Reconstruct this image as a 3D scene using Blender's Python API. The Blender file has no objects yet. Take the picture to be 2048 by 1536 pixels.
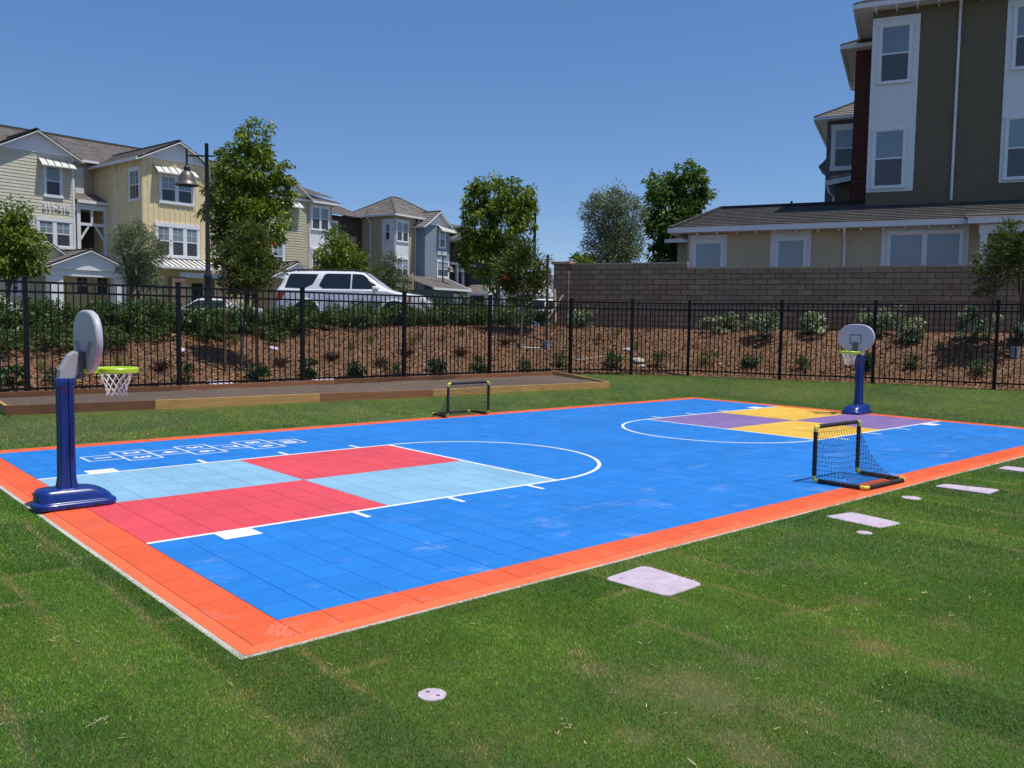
import bpy, math, random
import numpy as np
from mathutils import Vector, Matrix
random.seed(7); RNG = np.random.default_rng(7)
SC = bpy.context.scene; COL = SC.collection
R = math.radians

# ------------------------------------------------------------------ camera
CF, CYAW, CPIT, CROL = 1721.7, R(48.57), R(-4.12), R(0.813)
CAM = np.array([-2.002, -4.098, 1.59])
_d = np.array([math.cos(CPIT)*math.cos(CYAW), math.cos(CPIT)*math.sin(CYAW), math.sin(CPIT)])
_r = np.array([math.sin(CYAW), -math.cos(CYAW), 0.0]); _u = np.cross(_r, _d)
_R = _r*math.cos(CROL)+_u*math.sin(CROL); _U = -_r*math.sin(CROL)+_u*math.cos(CROL)
cd = bpy.data.cameras.new('camera'); cam = bpy.data.objects.new('camera', cd); COL.objects.link(cam)
cd.sensor_width = 36; cd.lens = 36*CF/2048; cd.clip_start = .05; cd.clip_end = 2000
cam.matrix_world = Matrix(((_R[0], _U[0], -_d[0], CAM[0]), (_R[1], _U[1], -_d[1], CAM[1]), (_R[2], _U[2], -_d[2], CAM[2]), (0, 0, 0, 1)))
SC.camera = cam

def ray(px, py): return _d+_R*(px-1024)/CF-_U*(py-768)/CF
def at(px, py, dep): return CAM+ray(px, py)*dep          # world point seen at a photo position, dep metres away

# ------------------------------------------------------------------ terrain
FENCE_A = [(-13.4, 11.47), (-10.95, 11.47), (-8.5, 11.47), (-6.05, 11.47), (-3.6, 11.47), (-1.15, 11.47), (1.3, 11.47), (3.74, 11.47), (6.18, 11.47), (8.6, 11.47), (11.02, 11.47), (13.72, 11.47)]
FENCE_B = [(13.72, 11.47), (14.83, 10.38), (16.16, 9.6), (16.75, 7.3), (17.67, 5.42), (18.3, 3.0), (19.0, .6), (19.7, -1.75), (20.4, -4.1), (21.1, -6.5), (21.8, -8.9)]
FL = np.array(FENCE_A+FENCE_B[1:])

def seg_d(x, y):
    x = np.asarray(x, float); y = np.asarray(y, float)
    best = np.full(x.shape, 1e9); sd = np.zeros(x.shape); ls = np.zeros(x.shape)
    for a, b in zip(FL[:-1], FL[1:]):
        e = b-a; L = math.hypot(*e)
        t = np.clip(((x-a[0])*e[0]+(y-a[1])*e[1])/L**2, 0, 1)
        dx = x-a[0]-t*e[0]; dy = y-a[1]-t*e[1]; d = np.hypot(dx, dy)
        s = np.sign(e[0]*dy-e[1]*dx)
        m = d < best-1e-9
        best = np.where(m, d, best); sd = np.where(m, s*d, sd)
    return sd                                             # >0 outside the fence

def smooth(t): t = np.clip(t, 0, 1); return t*t*(3-2*t)

def wob(x, y):
    return .02*np.sin(x*1.7+y*.9)+.015*np.sin(x*.8-y*2.3+1)+.012*np.sin(3.1*x+2.2*y)

def hgt(x, y):
    x = np.asarray(x, float); y = np.asarray(y, float)
    d = seg_d(x, y)
    dc = np.hypot(np.maximum(np.maximum(-.4-x, x-13.35), 0), np.maximum(np.maximum(-.4-y, y-7.4), 0))
    df = np.maximum(-d, 0)
    t = np.clip(dc/(dc+df+1e-6), 0, 1)
    inside = .27*smooth((t-.22)/.78)+.012*smooth(dc/.5)*(np.sin(x*1.3+.7*y)*.5+np.sin(.6*x-1.9*y)*.5)
    out = .28+1.17*smooth(np.clip(d/(4.7-1.75*smooth((x-11.5)/3)), 0, 1)**.85)+wob(x, y)*smooth(d/1.5)*(1-smooth((d-4)/1.5))-.42*smooth((d-12)/9)
    return np.where(d > 0, out, inside)

def hit(px, py):                                           # where the photo's pixel meets the ground
    v = ray(px, py); t = np.arange(2.5, 60, .02)
    P = CAM[None]+v[None]*t[:, None]
    g = P[:, 2]-hgt(P[:, 0], P[:, 1])
    if (g < 0).any(): return P[np.argmax(g < 0)]
    m = (t > 15) & (t < 28); k = np.where(m)[0][np.argmin(g[m])]; P[k, 2] -= g[k]; return P[k]

# ------------------------------------------------------------------ objects
def link(o, parent=None):
    COL.objects.link(o)
    if parent is not None: o.parent = parent
    return o
def tag(o, label=None, cat=None, group=None, kind=None):
    if label: o['label'] = label
    if cat: o['category'] = cat
    if group: o['group'] = group
    if kind: o['kind'] = kind
    return o
def thing(name, label, cat, loc=(0, 0, 0), rz=0, group=None):
    o = bpy.data.objects.new(name, None); link(o); o.location = loc; o.rotation_euler = (0, 0, rz)
    o.empty_display_size = .2
    return tag(o, label, cat, group)
def copy_tree(o, parent=None):
    c = o.copy(); COL.objects.link(c)
    if parent is not None: c.parent = parent
    for ch in list(o.children): copy_tree(ch, c)
    return c

class MB:
    def __init__(s, org=(0, 0, 0)): s.v = []; s.f = []; s.uv = []; s.mi = []; s.org = np.array(org, float); s.m = 0
    def face(s, pts, uv=None):
        n = len(s.v); s.v += [tuple(map(float, p)) for p in pts]; s.f.append(tuple(range(n, n+len(pts)))); s.uv.append(uv); s.mi.append(s.m)
    def mesh(s, V, F):
        n = len(s.v); s.v += [tuple(map(float, p)) for p in V]
        for f in F: s.f.append(tuple(i+n for i in f)); s.uv.append(None); s.mi.append(s.m)
    def box(s, c, ax, ay, az):
        c, ax, ay, az = [np.array(q, float) for q in (c, ax, ay, az)]
        V = [c+i*ax+j*ay+k*az for k in (-1, 1) for j in (-1, 1) for i in (-1, 1)]
        s.mesh(V, [(0, 2, 3, 1), (4, 5, 7, 6), (0, 1, 5, 4), (2, 6, 7, 3), (0, 4, 6, 2), (1, 3, 7, 5)])
    def bx(s, x0, x1, y0, y1, z0, z1):
        s.box(((x0+x1)/2, (y0+y1)/2, (z0+z1)/2), ((x1-x0)/2, 0, 0), (0, (y1-y0)/2, 0), (0, 0, (z1-z0)/2))
    def bar(s, p, q, w, h=None, up=(0, 0, 1)):
        p = np.array(p, float); q = np.array(q, float); d = q-p; L = np.linalg.norm(d); d /= L; h = h or w
        x = np.cross(d, up)
        if np.linalg.norm(x) < 1e-4: x = np.cross(d, (1, 0, 0))
        x /= np.linalg.norm(x); y = np.cross(x, d)
        s.box((p+q)/2, d*L/2, x*w/2, y*h/2)
    def tube(s, pts, r, n=8, cap=True):
        pts = [np.array(p, float) for p in pts]; m = len(pts)
        r = [r]*m if np.isscalar(r) else r
        V = []; F = []; ref = None
        for i, p in enumerate(pts):
            d = pts[min(i+1, m-1)]-pts[max(i-1, 0)]; d = d/(np.linalg.norm(d)+1e-9)
            if ref is None:
                ref = np.cross(d, (0, 0, 1) if abs(d[2]) < .9 else (1, 0, 0))
            ref = ref-d*(ref@d); ref = ref/np.linalg.norm(ref); b = np.cross(d, ref)
            for k in range(n):
                a = 2*math.pi*k/n; V.append(p+(ref*math.cos(a)+b*math.sin(a))*r[i])
        for i in range(m-1):
            for k in range(n): F.append((i*n+k, i*n+(k+1) % n, (i+1)*n+(k+1) % n, (i+1)*n+k))
        if cap: F += [tuple(range(n))[::-1], tuple(range((m-1)*n, m*n))]
        s.mesh(V, F)
    def loft(s, rings, cap=True, closed=True):
        n = len(rings[0]); V = [p for q in rings for p in q]; F = []
        for i in range(len(rings)-1):
            for k in range(n if closed else n-1): F.append((i*n+k, i*n+(k+1) % n, (i+1)*n+(k+1) % n, (i+1)*n+k))
        if cap: F += [tuple(range(n))[::-1], tuple(range((len(rings)-1)*n, len(rings)*n))]
        s.mesh(V, F)
    def lathe(s, prof, c=(0, 0, 0), n=20, axis=2, cap=False):
        c = np.array(c, float); rings = []
        for r, z in prof:
            q = []
            for k in range(n):
                a = 2*math.pi*k/n; p = [r*math.cos(a), r*math.sin(a), z]
                if axis == 0: p = [p[2], p[0], p[1]]
                if axis == 1: p = [p[1], p[2], p[0]]
                q.append(c+np.array(p))
            rings.append(q)
        s.loft(rings, cap)
    def prism(s, poly, o, ax, ay, az):                    # 2-D polygon in (ax, ay) at o, extruded along az
        o, ax, ay, az = [np.array(q, float) for q in (o, ax, ay, az)]
        n = len(poly); V = [o+ax*a+ay*b for a, b in poly]+[o+ax*a+ay*b+az for a, b in poly]
        s.mesh(V, [tuple(range(n))[::-1], tuple(range(n, 2*n))]+[(i, (i+1) % n, n+(i+1) % n, n+i) for i in range(n)])
    def build(s, name, mats, parent=None, smoothf=False, bevel=0, fix=True):
        me = bpy.data.meshes.new(name)
        V = np.array(s.v, float).reshape(-1, 3)-s.org
        me.from_pydata(V.tolist(), [], s.f)
        if not isinstance(mats, (list, tuple)): mats = [mats]
        for m in mats: me.materials.append(m)
        if len(mats) > 1: me.polygons.foreach_set('material_index', s.mi)
        if any(u is not None for u in s.uv):
            ul = me.uv_layers.new(name='UVMap'); flat = []
            for f, u in zip(s.f, s.uv): flat += [c for q in (u or [(0, 0)]*len(f)) for c in q]
            ul.data.foreach_set('uv', flat)
        if fix:
            import bmesh
            bm = bmesh.new(); bm.from_mesh(me); bmesh.ops.recalc_face_normals(bm, faces=bm.faces[:]); bm.to_mesh(me); bm.free()
        if smoothf:
            me.polygons.foreach_set('use_smooth', [True]*len(me.polygons))
            try: me.set_sharp_from_angle(angle=R(smoothf if smoothf > 1 else 40))
            except Exception: pass
        o = bpy.data.objects.new(name, me); link(o, parent)
        if parent is None: o.location = s.org
        if bevel:
            b = o.modifiers.new('bevel', 'BEVEL'); b.width = bevel; b.segments = 2; b.limit_method = 'ANGLE'; b.angle_limit = R(40)
        return o

def np_mesh(name, V, F, mat, parent=None, tint=None, org=(0, 0, 0), smoothf=False):
    me = bpy.data.meshes.new(name); V = np.asarray(V, np.float32)-np.asarray(org, np.float32); F = np.asarray(F, np.int32)
    me.vertices.add(len(V)); me.vertices.foreach_set('co', V.ravel())
    k = F.shape[1]; me.loops.add(F.size); me.loops.foreach_set('vertex_index', F.ravel())
    me.polygons.add(len(F)); me.polygons.foreach_set('loop_start', np.arange(0, F.size, k, dtype=np.int32))
    try: me.polygons.foreach_set('loop_total', np.full(len(F), k, np.int32))
    except Exception: pass
    if tint is not None:
        a = me.attributes.new('tint', 'FLOAT', 'FACE'); a.data.foreach_set('value', np.asarray(tint, np.float32))
    if smoothf: me.polygons.foreach_set('use_smooth', [True]*len(F))
    me.materials.append(mat); me.update(calc_edges=True); me.validate()
    o = bpy.data.objects.new(name, me); link(o, parent)
    if parent is None: o.location = tuple(float(c) for c in org)
    return o

# ------------------------------------------------------------------ materials
def lin(c):
    if isinstance(c, str):
        c = c.lstrip('#'); c = [int(c[i:i+2], 16)/255 for i in (0, 2, 4)]
        return tuple(x/12.92 if x <= .04045 else ((x+.055)/1.055)**2.4 for x in c)
    return tuple(c)
class NT:
    def __init__(s, name):
        s.m = bpy.data.materials.new(name); s.m.use_nodes = True; s.t = s.m.node_tree; s.n = s.t.nodes
        s.b = s.n['Principled BSDF']; s.out = s.n['Material Output']
    def new(s, t, **k):
        n = s.n.new('ShaderNode'+t)
        for a, v in k.items(): setattr(n, a, v)
        return n
    def lk(s, a, b): s.t.links.new(a, b)
    def val(s, sock, v):
        if hasattr(v, 'default_value') and hasattr(v, 'links'): s.lk(v, sock)
        elif isinstance(v, (tuple, list)) and len(v) == 3 and sock.type == 'RGBA': sock.default_value = (*v, 1)
        else: sock.default_value = v
    def math(s, op, a, b=0, c=None, clamp=False):
        n = s.new('Math', operation=op, use_clamp=clamp); s.val(n.inputs[0], a); s.val(n.inputs[1], b)
        if c is not None: s.val(n.inputs[2], c)
        return n.outputs[0]
    def mix(s, f, a, b, mode='MIX'):
        n = s.new('Mix', data_type='RGBA', blend_type=mode); s.val(n.inputs[0], f); s.val(n.inputs[6], a); s.val(n.inputs[7], b); return n.outputs[2]
    def ramp(s, f, stops):
        n = s.new('ValToRGB'); s.val(n.inputs[0], f); e = n.color_ramp.elements
        while len(e) < len(stops): e.new(.5)
        for q, (p, c) in zip(e, stops): q.position = p; q.color = (*c, 1) if len(c) == 3 else c
        return n.outputs[0]
    def pos(s): return s.new('NewGeometry').outputs['Position']
    def obj(s): return s.new('TexCoord').outputs['Object']
    def uvc(s): return s.new('TexCoord').outputs['UV']
    def noise(s, vec, scale, det=3, rough=.55, out=0):
        n = s.new('TexNoise'); s.val(n.inputs['Vector'], vec); n.inputs['Scale'].default_value = scale
        n.inputs['Detail'].default_value = det; n.inputs['Roughness'].default_value = rough; return n.outputs[out]
    def mapr(s, v, a, b, c=0, d=1):
        n = s.new('MapRange'); s.val(n.inputs[0], v)
        for i, q in enumerate((a, b, c, d)): s.val(n.inputs[i+1], q)
        return n.outputs[0]
    def bump(s, h, strength=.3, dist=.01):
        n = s.new('Bump'); s.val(n.inputs['Height'], h); n.inputs['Strength'].default_value = strength; n.inputs['Distance'].default_value = dist
        s.lk(n.outputs[0], s.b.inputs['Normal']); return n.outputs[0]
    def base(s, c): s.val(s.b.inputs['Base Color'], c)
    def set(s, **k):
        for a, v in k.items(): s.val(s.b.inputs[a.replace('_', ' ')], v)
        return s

def basic(name, col, rough=.6, var=.12, scale=6, bump=0, bscale=60, metal=0, spec=.5, coat=0):
    t = NT(name); c = lin(col); p = t.obj()
    if var:
        n = t.noise(p, scale, 5, .6)
        t.base(t.mix(t.mapr(n, .3, .7), tuple(x*(1-var) for x in c), tuple(min(1, x*(1+var)) for x in c)))
    else: t.base(c)
    t.set(Roughness=rough, Metallic=metal, Coat_Weight=coat); t.b.inputs['Specular IOR Level'].default_value = spec
    if bump: t.bump(t.noise(p, bscale, 4), bump, .01)
    return t.m

def leafmat(name, stops, trans=.35, rough=.5, spec=.35):
    t = NT(name); a = t.new('Attribute', attribute_name='tint')
    c = t.ramp(a.outputs['Fac'], [(p, lin(q)) for p, q in stops])
    t.base(c); t.set(Roughness=rough); t.b.inputs['Specular IOR Level'].default_value = spec
    tr = t.new('BsdfTranslucent'); t.lk(t.mix(1.0, c, (1.0, 1.0, .55), 'MULTIPLY'), tr.inputs[0])
    mx = t.new('MixShader'); mx.inputs[0].default_value = trans
    t.lk(t.b.outputs[0], mx.inputs[1]); t.lk(tr.outputs[0], mx.inputs[2]); t.lk(mx.outputs[0], t.out.inputs[0])
    return t.m

def tilemat(name, col, holes=True):
    t = NT(name); c = lin(col); p = t.pos(); sx = t.new('SeparateXYZ'); t.lk(p, sx.inputs[0]); x, y = sx.outputs[0], sx.outputs[1]
    k = 2*math.pi/.0178
    a = t.math('SINE', t.math('MULTIPLY', t.math('ADD', x, y), k*.7071)); b = t.math('SINE', t.math('MULTIPLY', t.math('SUBTRACT', x, y), k*.7071))
    lat = t.math('MULTIPLY', a, b)
    f = t.mapr(lat, .1, .45)
    n = t.new('TexWhiteNoise', noise_dimensions='2D'); v = t.new('CombineXYZ')
    t.lk(t.math('FLOOR', t.math('MULTIPLY', x, 4)), v.inputs[0]); t.lk(t.math('FLOOR', t.math('MULTIPLY', y, 4)), v.inputs[1]); t.lk(v.outputs[0], n.inputs['Vector'])
    tv = t.mapr(n.outputs['Value'], 0, 1, .93, 1.05)
    big = t.math('MULTIPLY', t.mapr(t.noise(p, .7, 4), .3, .7, .93, 1.07), t.mapr(t.noise(p, 55, 2, .6), .3, .7, .86, 1.13))
    col1 = t.mix(1.0, tuple(min(.95, q*1.07) for q in c), t.math('MULTIPLY', tv, big), 'MULTIPLY')
    hol = t.mix(f, col1, tuple(q*.4 for q in c)) if holes else col1
    sc = t.new('Mapping'); t.lk(p, sc.inputs[0]); sc.inputs['Scale'].default_value = (1, 1.6, 1); sc.inputs['Rotation'].default_value = (0, 0, .5)
    st = t.math('MULTIPLY', t.mapr(t.noise(sc.outputs[0], 1.9, 3, .6), .57, .72), t.mapr(t.noise(p, 60, 2), .42, .7), clamp=True)
    st = t.math('MULTIPLY', st, t.mapr(y, .2, 2.4, .42, .05))
    sp = t.mapr(t.noise(p, 95, 1, .4), .73, .8, 0, .4)
    t.base(t.mix(t.math('MAXIMUM', st, sp), hol, (.78, .76, .74)))
    t.set(Roughness=t.mapr(t.noise(p, 3, 3), .3, .7, .36, .55)); t.b.inputs['Specular IOR Level'].default_value = .4
    t.bump(t.math('SUBTRACT', 1, f), .35, .003)
    return t.m

def roofmat(name, c1, c2, tile=(.33, .30)):
    t = NT(name); uv = t.uvc(); br = t.new('TexBrick'); t.lk(uv, br.inputs['Vector'])
    br.inputs['Color1'].default_value = (*lin(c1), 1); br.inputs['Color2'].default_value = (*lin(c2), 1); br.inputs['Mortar'].default_value = (*[x*.35 for x in lin(c1)], 1)
    br.inputs['Scale'].default_value = 1; br.inputs['Brick Width'].default_value = tile[0]; br.inputs['Row Height'].default_value = tile[1]
    br.inputs['Mortar Size'].default_value = .012; br.inputs['Mortar Smooth'].default_value = .3; br.inputs['Bias'].default_value = 0
    n = t.noise(t.pos(), 1.3, 5)
    t.base(t.mix(1.0, br.outputs[0], t.mapr(n, .25, .75, .75, 1.2), 'MULTIPLY')); t.set(Roughness=.85)
    t.bump(br.outputs['Fac'], -.4, .02); return t.m

def brickmat(name, c1, c2, mortar, bw, rh, bias=0):
    t = NT(name); uv = t.uvc(); br = t.new('TexBrick'); t.lk(uv, br.inputs['Vector'])
    for k, c in (('Color1', c1), ('Color2', c2), ('Mortar', mortar)): br.inputs[k].default_value = (*lin(c), 1)
    br.inputs['Scale'].default_value = 1; br.inputs['Brick Width'].default_value = bw; br.inputs['Row Height'].default_value = rh
    br.inputs['Mortar Size'].default_value = .011; br.inputs['Mortar Smooth'].default_value = .4; br.inputs['Bias'].default_value = bias
    p = t.pos(); n = t.noise(p, 9, 5, .65)
    c = t.mix(1.0, br.outputs[0], t.mapr(n, .25, .75, .8, 1.15), 'MULTIPLY')
    st = t.mapr(t.noise(p, .5, 4), .45, .7)
    t.base(t.mix(t.math('MULTIPLY', st, .22), c, lin('#8a7c70'))); t.set(Roughness=.9)
    h = t.math('ADD', t.math('MULTIPLY', br.outputs['Fac'], -1), t.math('MULTIPLY', t.noise(p, 40, 3), .5)); t.bump(h, .5, .012); return t.m

def siding_tint(name, col):
    return basic(name, col, .7, .07, 3, .05, 30)

M = {}
M['white'] = basic('white_paint', (.74, .75, .76), .5, .04, 3)
M['trim'] = basic('trim_paint', (.7, .71, .72), .55, .05, 2)
M['tan'] = siding_tint('tan_siding', '#c6c1ac')
M['yellow'] = siding_tint('yellow_siding', '#e2cea0')
M['green'] = siding_tint('sage_siding', '#b6b096')
M['stucco'] = basic('beige_stucco', '#b2a287', .9, .07, 2, .15, 90)
M['bluesiding'] = siding_tint('blue_siding', '#808c98')
M['brownwall'] = basic('brown_siding', '#4a3f38', .8, .08, 3)
M['redwall'] = basic('red_shingle', '#5d3128', .85, .15, 8)
M['olive'] = basic('olive_stucco', '#6b604d', .92, .06, 1.5, .2, 80)
M['wingwall'] = basic('khaki_stucco', '#b5aa8d', .92, .06, 1.5, .2, 80)
M['slate'] = basic('slate_siding', '#5d646b', .8, .06, 3)
M['roof'] = roofmat('roof_tile', '#7f7873', '#68625e')
M['roofdark'] = roofmat('roof_tile_dark', '#4b4846', '#393635')
M['block'] = brickmat('wall_block', '#9e856c', '#886f59', '#352a23', .405, .1525)
M['capblock'] = basic('cap_block', '#ad9882', .9, .15, 7, .3, 50)
M['stone'] = brickmat('stone_cladding', '#8a7660', '#6e5c4d', '#4a4038', .3, .12)
M['metalroof'] = basic('metal_roof', (.62, .62, .58), .45, .05, 2)
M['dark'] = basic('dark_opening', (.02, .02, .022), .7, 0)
M['door'] = basic('dark_door', (.03, .022, .02), .5, .1)
def glass(name, c, rough=.06, lines=0):
    t = NT(name); cc = lin(c); p = t.pos(); n = t.noise(p, .35, 2)
    col = t.mix(t.mapr(n, .35, .65), tuple(x*.8 for x in cc), tuple(x*1.2 for x in cc))
    if lines:
        sx = t.new('SeparateXYZ'); t.lk(p, sx.inputs[0])
        w = t.math('FRACT', t.math('MULTIPLY', sx.outputs[2], lines)); col = t.mix(t.math('GREATER_THAN', w, .8), col, tuple(x*.72 for x in cc))
    t.base(col); t.set(Roughness=rough, Coat_Weight=.0); t.b.inputs['Specular IOR Level'].default_value = .9
    return t.m
M['glass'] = glass('window_glass', (.035, .04, .05)); M['blind'] = glass('window_blinds', (.22, .27, .31), .12, 20); M['screen'] = glass('window_screen', (.045, .045, .05), .35)
M['carglass'] = glass('car_glass', (.012, .014, .016), .04)
M['iron'] = basic('black_iron', (.007, .007, .008), .5, .1, 20, spec=.22)
M['lamp'] = basic('lamp_metal', (.025, .026, .03), .35, .1, 10, metal=.2)
M['lampbell'] = basic('bell_metal', (.12, .112, .10), .42, .1, 5, metal=.3)
M['carwhite'] = basic('car_paint_white', (.75, .76, .78), .25, .015, 2, coat=.7)
M['carsilver'] = basic('car_paint_silver', (.6, .62, .64), .25, .02, 2, coat=.7)
M['tyre'] = basic('tyre_rubber', (.015, .015, .015), .8, .1); M['rim'] = basic('alloy_rim', (.5, .5, .52), .3, .05, metal=.8)
M['tail'] = basic('tail_lamp_red', (.35, .01, .012), .15, .05); M['headl'] = basic('headlamp_lens', (.55, .56, .56), .08, .05); M['amber'] = basic('amber_lens', (.6, .2, .08), .15, .05)
M['blackplastic'] = basic('black_plastic', (.015, .015, .017), .5, .1)
M['bark'] = basic('bark', '#4e4238', .9, .3, 14, .5, 40); M['stake'] = basic('stake_wood', '#5a4835', .9, .2, 10, .3, 40)
M['palewood'] = basic('pale_wood', '#9b8a78', .85, .2, 10)
M['bluepl'] = basic('blue_plastic', (.007, .028, .19), .3, .06, 8, coat=.15)
M['greypl'] = basic('grey_plastic', (.36, .37, .39), .4, .04, 5); M['boardpl'] = basic('board_plastic', (.46, .45, .47), .42, .03, 4)
M['darkpl'] = basic('charcoal_plastic', (.09, .1, .105), .45, .05); M['limepl'] = basic('lime_plastic', (.42, .62, .03), .35, .05)
M['netwhite'] = basic('white_cord', (.75, .75, .75), .8, .05); M['netblack'] = basic('black_cord', (.015, .016, .02), .8, .05)
M['foam'] = basic('black_foam', (.014, .014, .016), .75, .15, 20, .3, 60); M['yellowpl'] = basic('yellow_plastic', (.68, .6, .07), .35, .05)
M['badge'] = basic('badge_red', (.5, .05, .05), .4, 0)
M['lid'] = basic('utility_lid', '#b9aab8', .8, .16, 9, .3, 120); M['lidhole'] = basic('lid_hole', '#6d5474', .7, .1)
M['concrete'] = basic('concrete', '#b5aea4', .9, .12, 5, .3, 60)
M['greybox'] = basic('grey_utility', '#8d9096', .6, .06)
def wood(name, c1, c2):
    t = NT(name); mp = t.new('Mapping'); t.lk(t.obj(), mp.inputs[0]); mp.inputs['Scale'].default_value = (1.2, 14, 14)
    n = t.noise(mp.outputs[0], 2.2, 6, .65); k = t.noise(t.obj(), 1.1, 3)
    c = t.mix(t.mapr(n, .3, .7), lin(c1), lin(c2)); c = t.mix(t.mapr(k, .55, .72, 0, .55), c, tuple(x*.5 for x in lin(c1)))
    t.base(c); t.set(Roughness=.8); t.bump(n, .3, .006); return t.m
M['woodred'] = wood('red_brown_timber', '#7a4c30', '#9a6a45'); M['woodtan'] = wood('tan_timber', '#a37a45', '#c39a5f'); M['wooddark'] = wood('dark_timber', '#5d3d28', '#7b5336')
def soil(name, c1, c2, c3, s=40):
    t = NT(name); p = t.pos(); n = t.noise(p, s, 5, .7); v = t.new('TexVoronoi'); t.lk(p, v.inputs['Vector']); v.inputs['Scale'].default_value = s*.9
    c = t.mix(t.mapr(n, .3, .7), lin(c1), lin(c2)); sx = t.new('SeparateColor'); t.lk(v.outputs['Color'], sx.inputs[0])
    c = t.mix(t.mapr(sx.outputs[0], .62, .9), c, lin(c3)); b = t.noise(p, .45, 4)
    t.base(t.mix(1.0, c, t.mapr(b, .3, .7, .8, 1.18), 'MULTIPLY')); t.set(Roughness=.95)
    t.bump(t.math('ADD', n, v.outputs['Distance']), .8, .03); return t.m
M['soil'] = soil('planter_soil', '#55463a', '#69594b', '#83746a', 70); M['mulch'] = soil('bark_mulch', '#483020', '#6f4f35', '#926f50', 30)
M['asphalt'] = soil('asphalt', '#4a4a4b', '#565656', '#636363', 60)
M['chip'] = leafmat('bark_chip', [(0, '#362113'), (.35, '#634429'), (.7, '#866243'), (1, '#c5a989')], 0, .9)
# ------------------------------------------------------------------ sky and sun
SUN_AZ, SUN_EL = -60.0, 71.0
w = bpy.data.worlds.new('World'); SC.world = w; w.use_nodes = True; wn = w.node_tree.nodes; wl = w.node_tree.links
sky = wn.new('ShaderNodeTexSky'); sky.sky_type = 'NISHITA'; sky.sun_disc = False
sky.sun_elevation = R(SUN_EL); sky.sun_rotation = R(90-SUN_AZ); sky.altitude = 50; sky.air_density = .6; sky.dust_density = .5; sky.ozone_density = 3.0
bg = wn['Background']; hs = wn.new('ShaderNodeHueSaturation'); hs.inputs['Saturation'].default_value = 1.56; hs.inputs['Hue'].default_value = .508; gm = wn.new('ShaderNodeGamma'); gm.inputs[1].default_value = .6; wl.new(sky.outputs[0], gm.inputs[0]); wl.new(gm.outputs[0], hs.inputs['Color']); hs.inputs['Value'].default_value = 1.75; wl.new(hs.outputs[0], bg.inputs[0]); bg.inputs[1].default_value = .148
sl = bpy.data.lights.new('sun', 'SUN'); sl.energy = 4.6; sl.angle = R(.53); sl.color = (1, .955, .89)
so = bpy.data.objects.new('sun', sl); COL.objects.link(so)
sv = Vector((math.cos(R(SUN_EL))*math.cos(R(SUN_AZ)), math.cos(R(SUN_EL))*math.sin(R(SUN_AZ)), math.sin(R(SUN_EL))))
so.rotation_euler = sv.to_track_quat('Z', 'Y').to_euler(); so.location = (20, -20, 60)
SC.view_settings.view_transform = 'Standard'; SC.view_settings.look = 'None'; SC.view_settings.exposure = 0; SC.view_settings.gamma = 1

# ------------------------------------------------------------------ lawn
def grassmat(name, blade):
    t = NT(name); p = t.pos()
    n1 = t.noise(p, .55, 4, .6); n2 = t.noise(p, 2.3, 4, .65); n3 = t.noise(p, 9, 3)
    if blade:
        a = t.new('Attribute', attribute_name='tint').outputs['Fac']
        c = t.ramp(a, [(0, (.018, .085, .004)), (.32, (.095, .28, .016)), (.62, (.22, .46, .045)), (.84, (.42, .62, .12)), (.89, (.50, .44, .13)), (.94, (.50, .33, .15)), (1, (.82, .70, .40))])
    else:
        c = t.mix(t.mapr(n3, .3, .7), (.05, .085, .012), (.085, .105, .024))
    dark = t.mix(t.mapr(n1, .36, .62), (.68, .80, .72), (1.20, 1.08, .78))
    c = t.mix(1.0, c, dark, 'MULTIPLY')
    mp = t.new('Mapping'); t.lk(p, mp.inputs[0]); mp.inputs['Rotation'].default_value = (0, 0, R(-31)); mp.inputs['Scale'].default_value = (.34, 1.0, 1)
    seam = t.noise(mp.outputs[0], 1.1, 5, .7)
    dry = t.math('MULTIPLY', t.mapr(seam, .57, .72), t.mapr(n2, .38, .62), clamp=True)
    c = t.mix(t.math('MULTIPLY', dry, .25), c, (.17, .125, .05))
    yel = t.math('MULTIPLY', t.mapr(t.noise(p, 1.25, 3), .5, .72), .4)
    c = t.mix(yel, c, (.12, .165, .028))
    t.base(c); t.set(Roughness=.48); t.b.inputs['Specular IOR Level'].default_value = .45
    if blade:
        tr = t.new('BsdfTranslucent'); t.lk(c, tr.inputs[0]); mx = t.new('MixShader'); mx.inputs[0].default_value = .3
        t.lk(t.b.outputs[0], mx.inputs[1]); t.lk(tr.outputs[0], mx.inputs[2]); t.lk(mx.outputs[0], t.out.inputs[0])
    else: t.bump(t.noise(p, 70, 4, .7), .7, .02)
    return t.m
M['lawn'] = grassmat('lawn_turf', False); M['blade'] = grassmat('grass_blade', True)

def in_court(x, y, m=0): return (x > -.355-m) & (x < 13.355+m) & (y > -.355-m) & (y < 7.355+m)

xs = np.arange(-26, 24.01, .25); ys = np.arange(-26, 12.01, .25)
gx, gy = np.meshgrid(xs, ys); dd = seg_d(gx, gy)
gz_ = hgt(gx, gy); gz_ = np.where(dd > 0, .26-np.minimum(dd, 1)*.15, gz_); gz_ = np.where(in_court(gx, gy, -.12), -.02, gz_)
V = np.stack([gx, gy, gz_], -1).reshape(-1, 3); nx = len(xs)
cx = (gx[:-1, :-1]+.125); cy = (gy[:-1, :-1]+.125)
keep = (seg_d(cx, cy) < .3)
i, j = np.nonzero(keep); a = i*nx+j
tag(np_mesh('lawn', V, np.stack([a, a+1, a+nx+1, a+nx], 1), M['lawn'], smoothf=True), 'green mown lawn around the play court', 'lawn', kind='structure')

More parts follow.
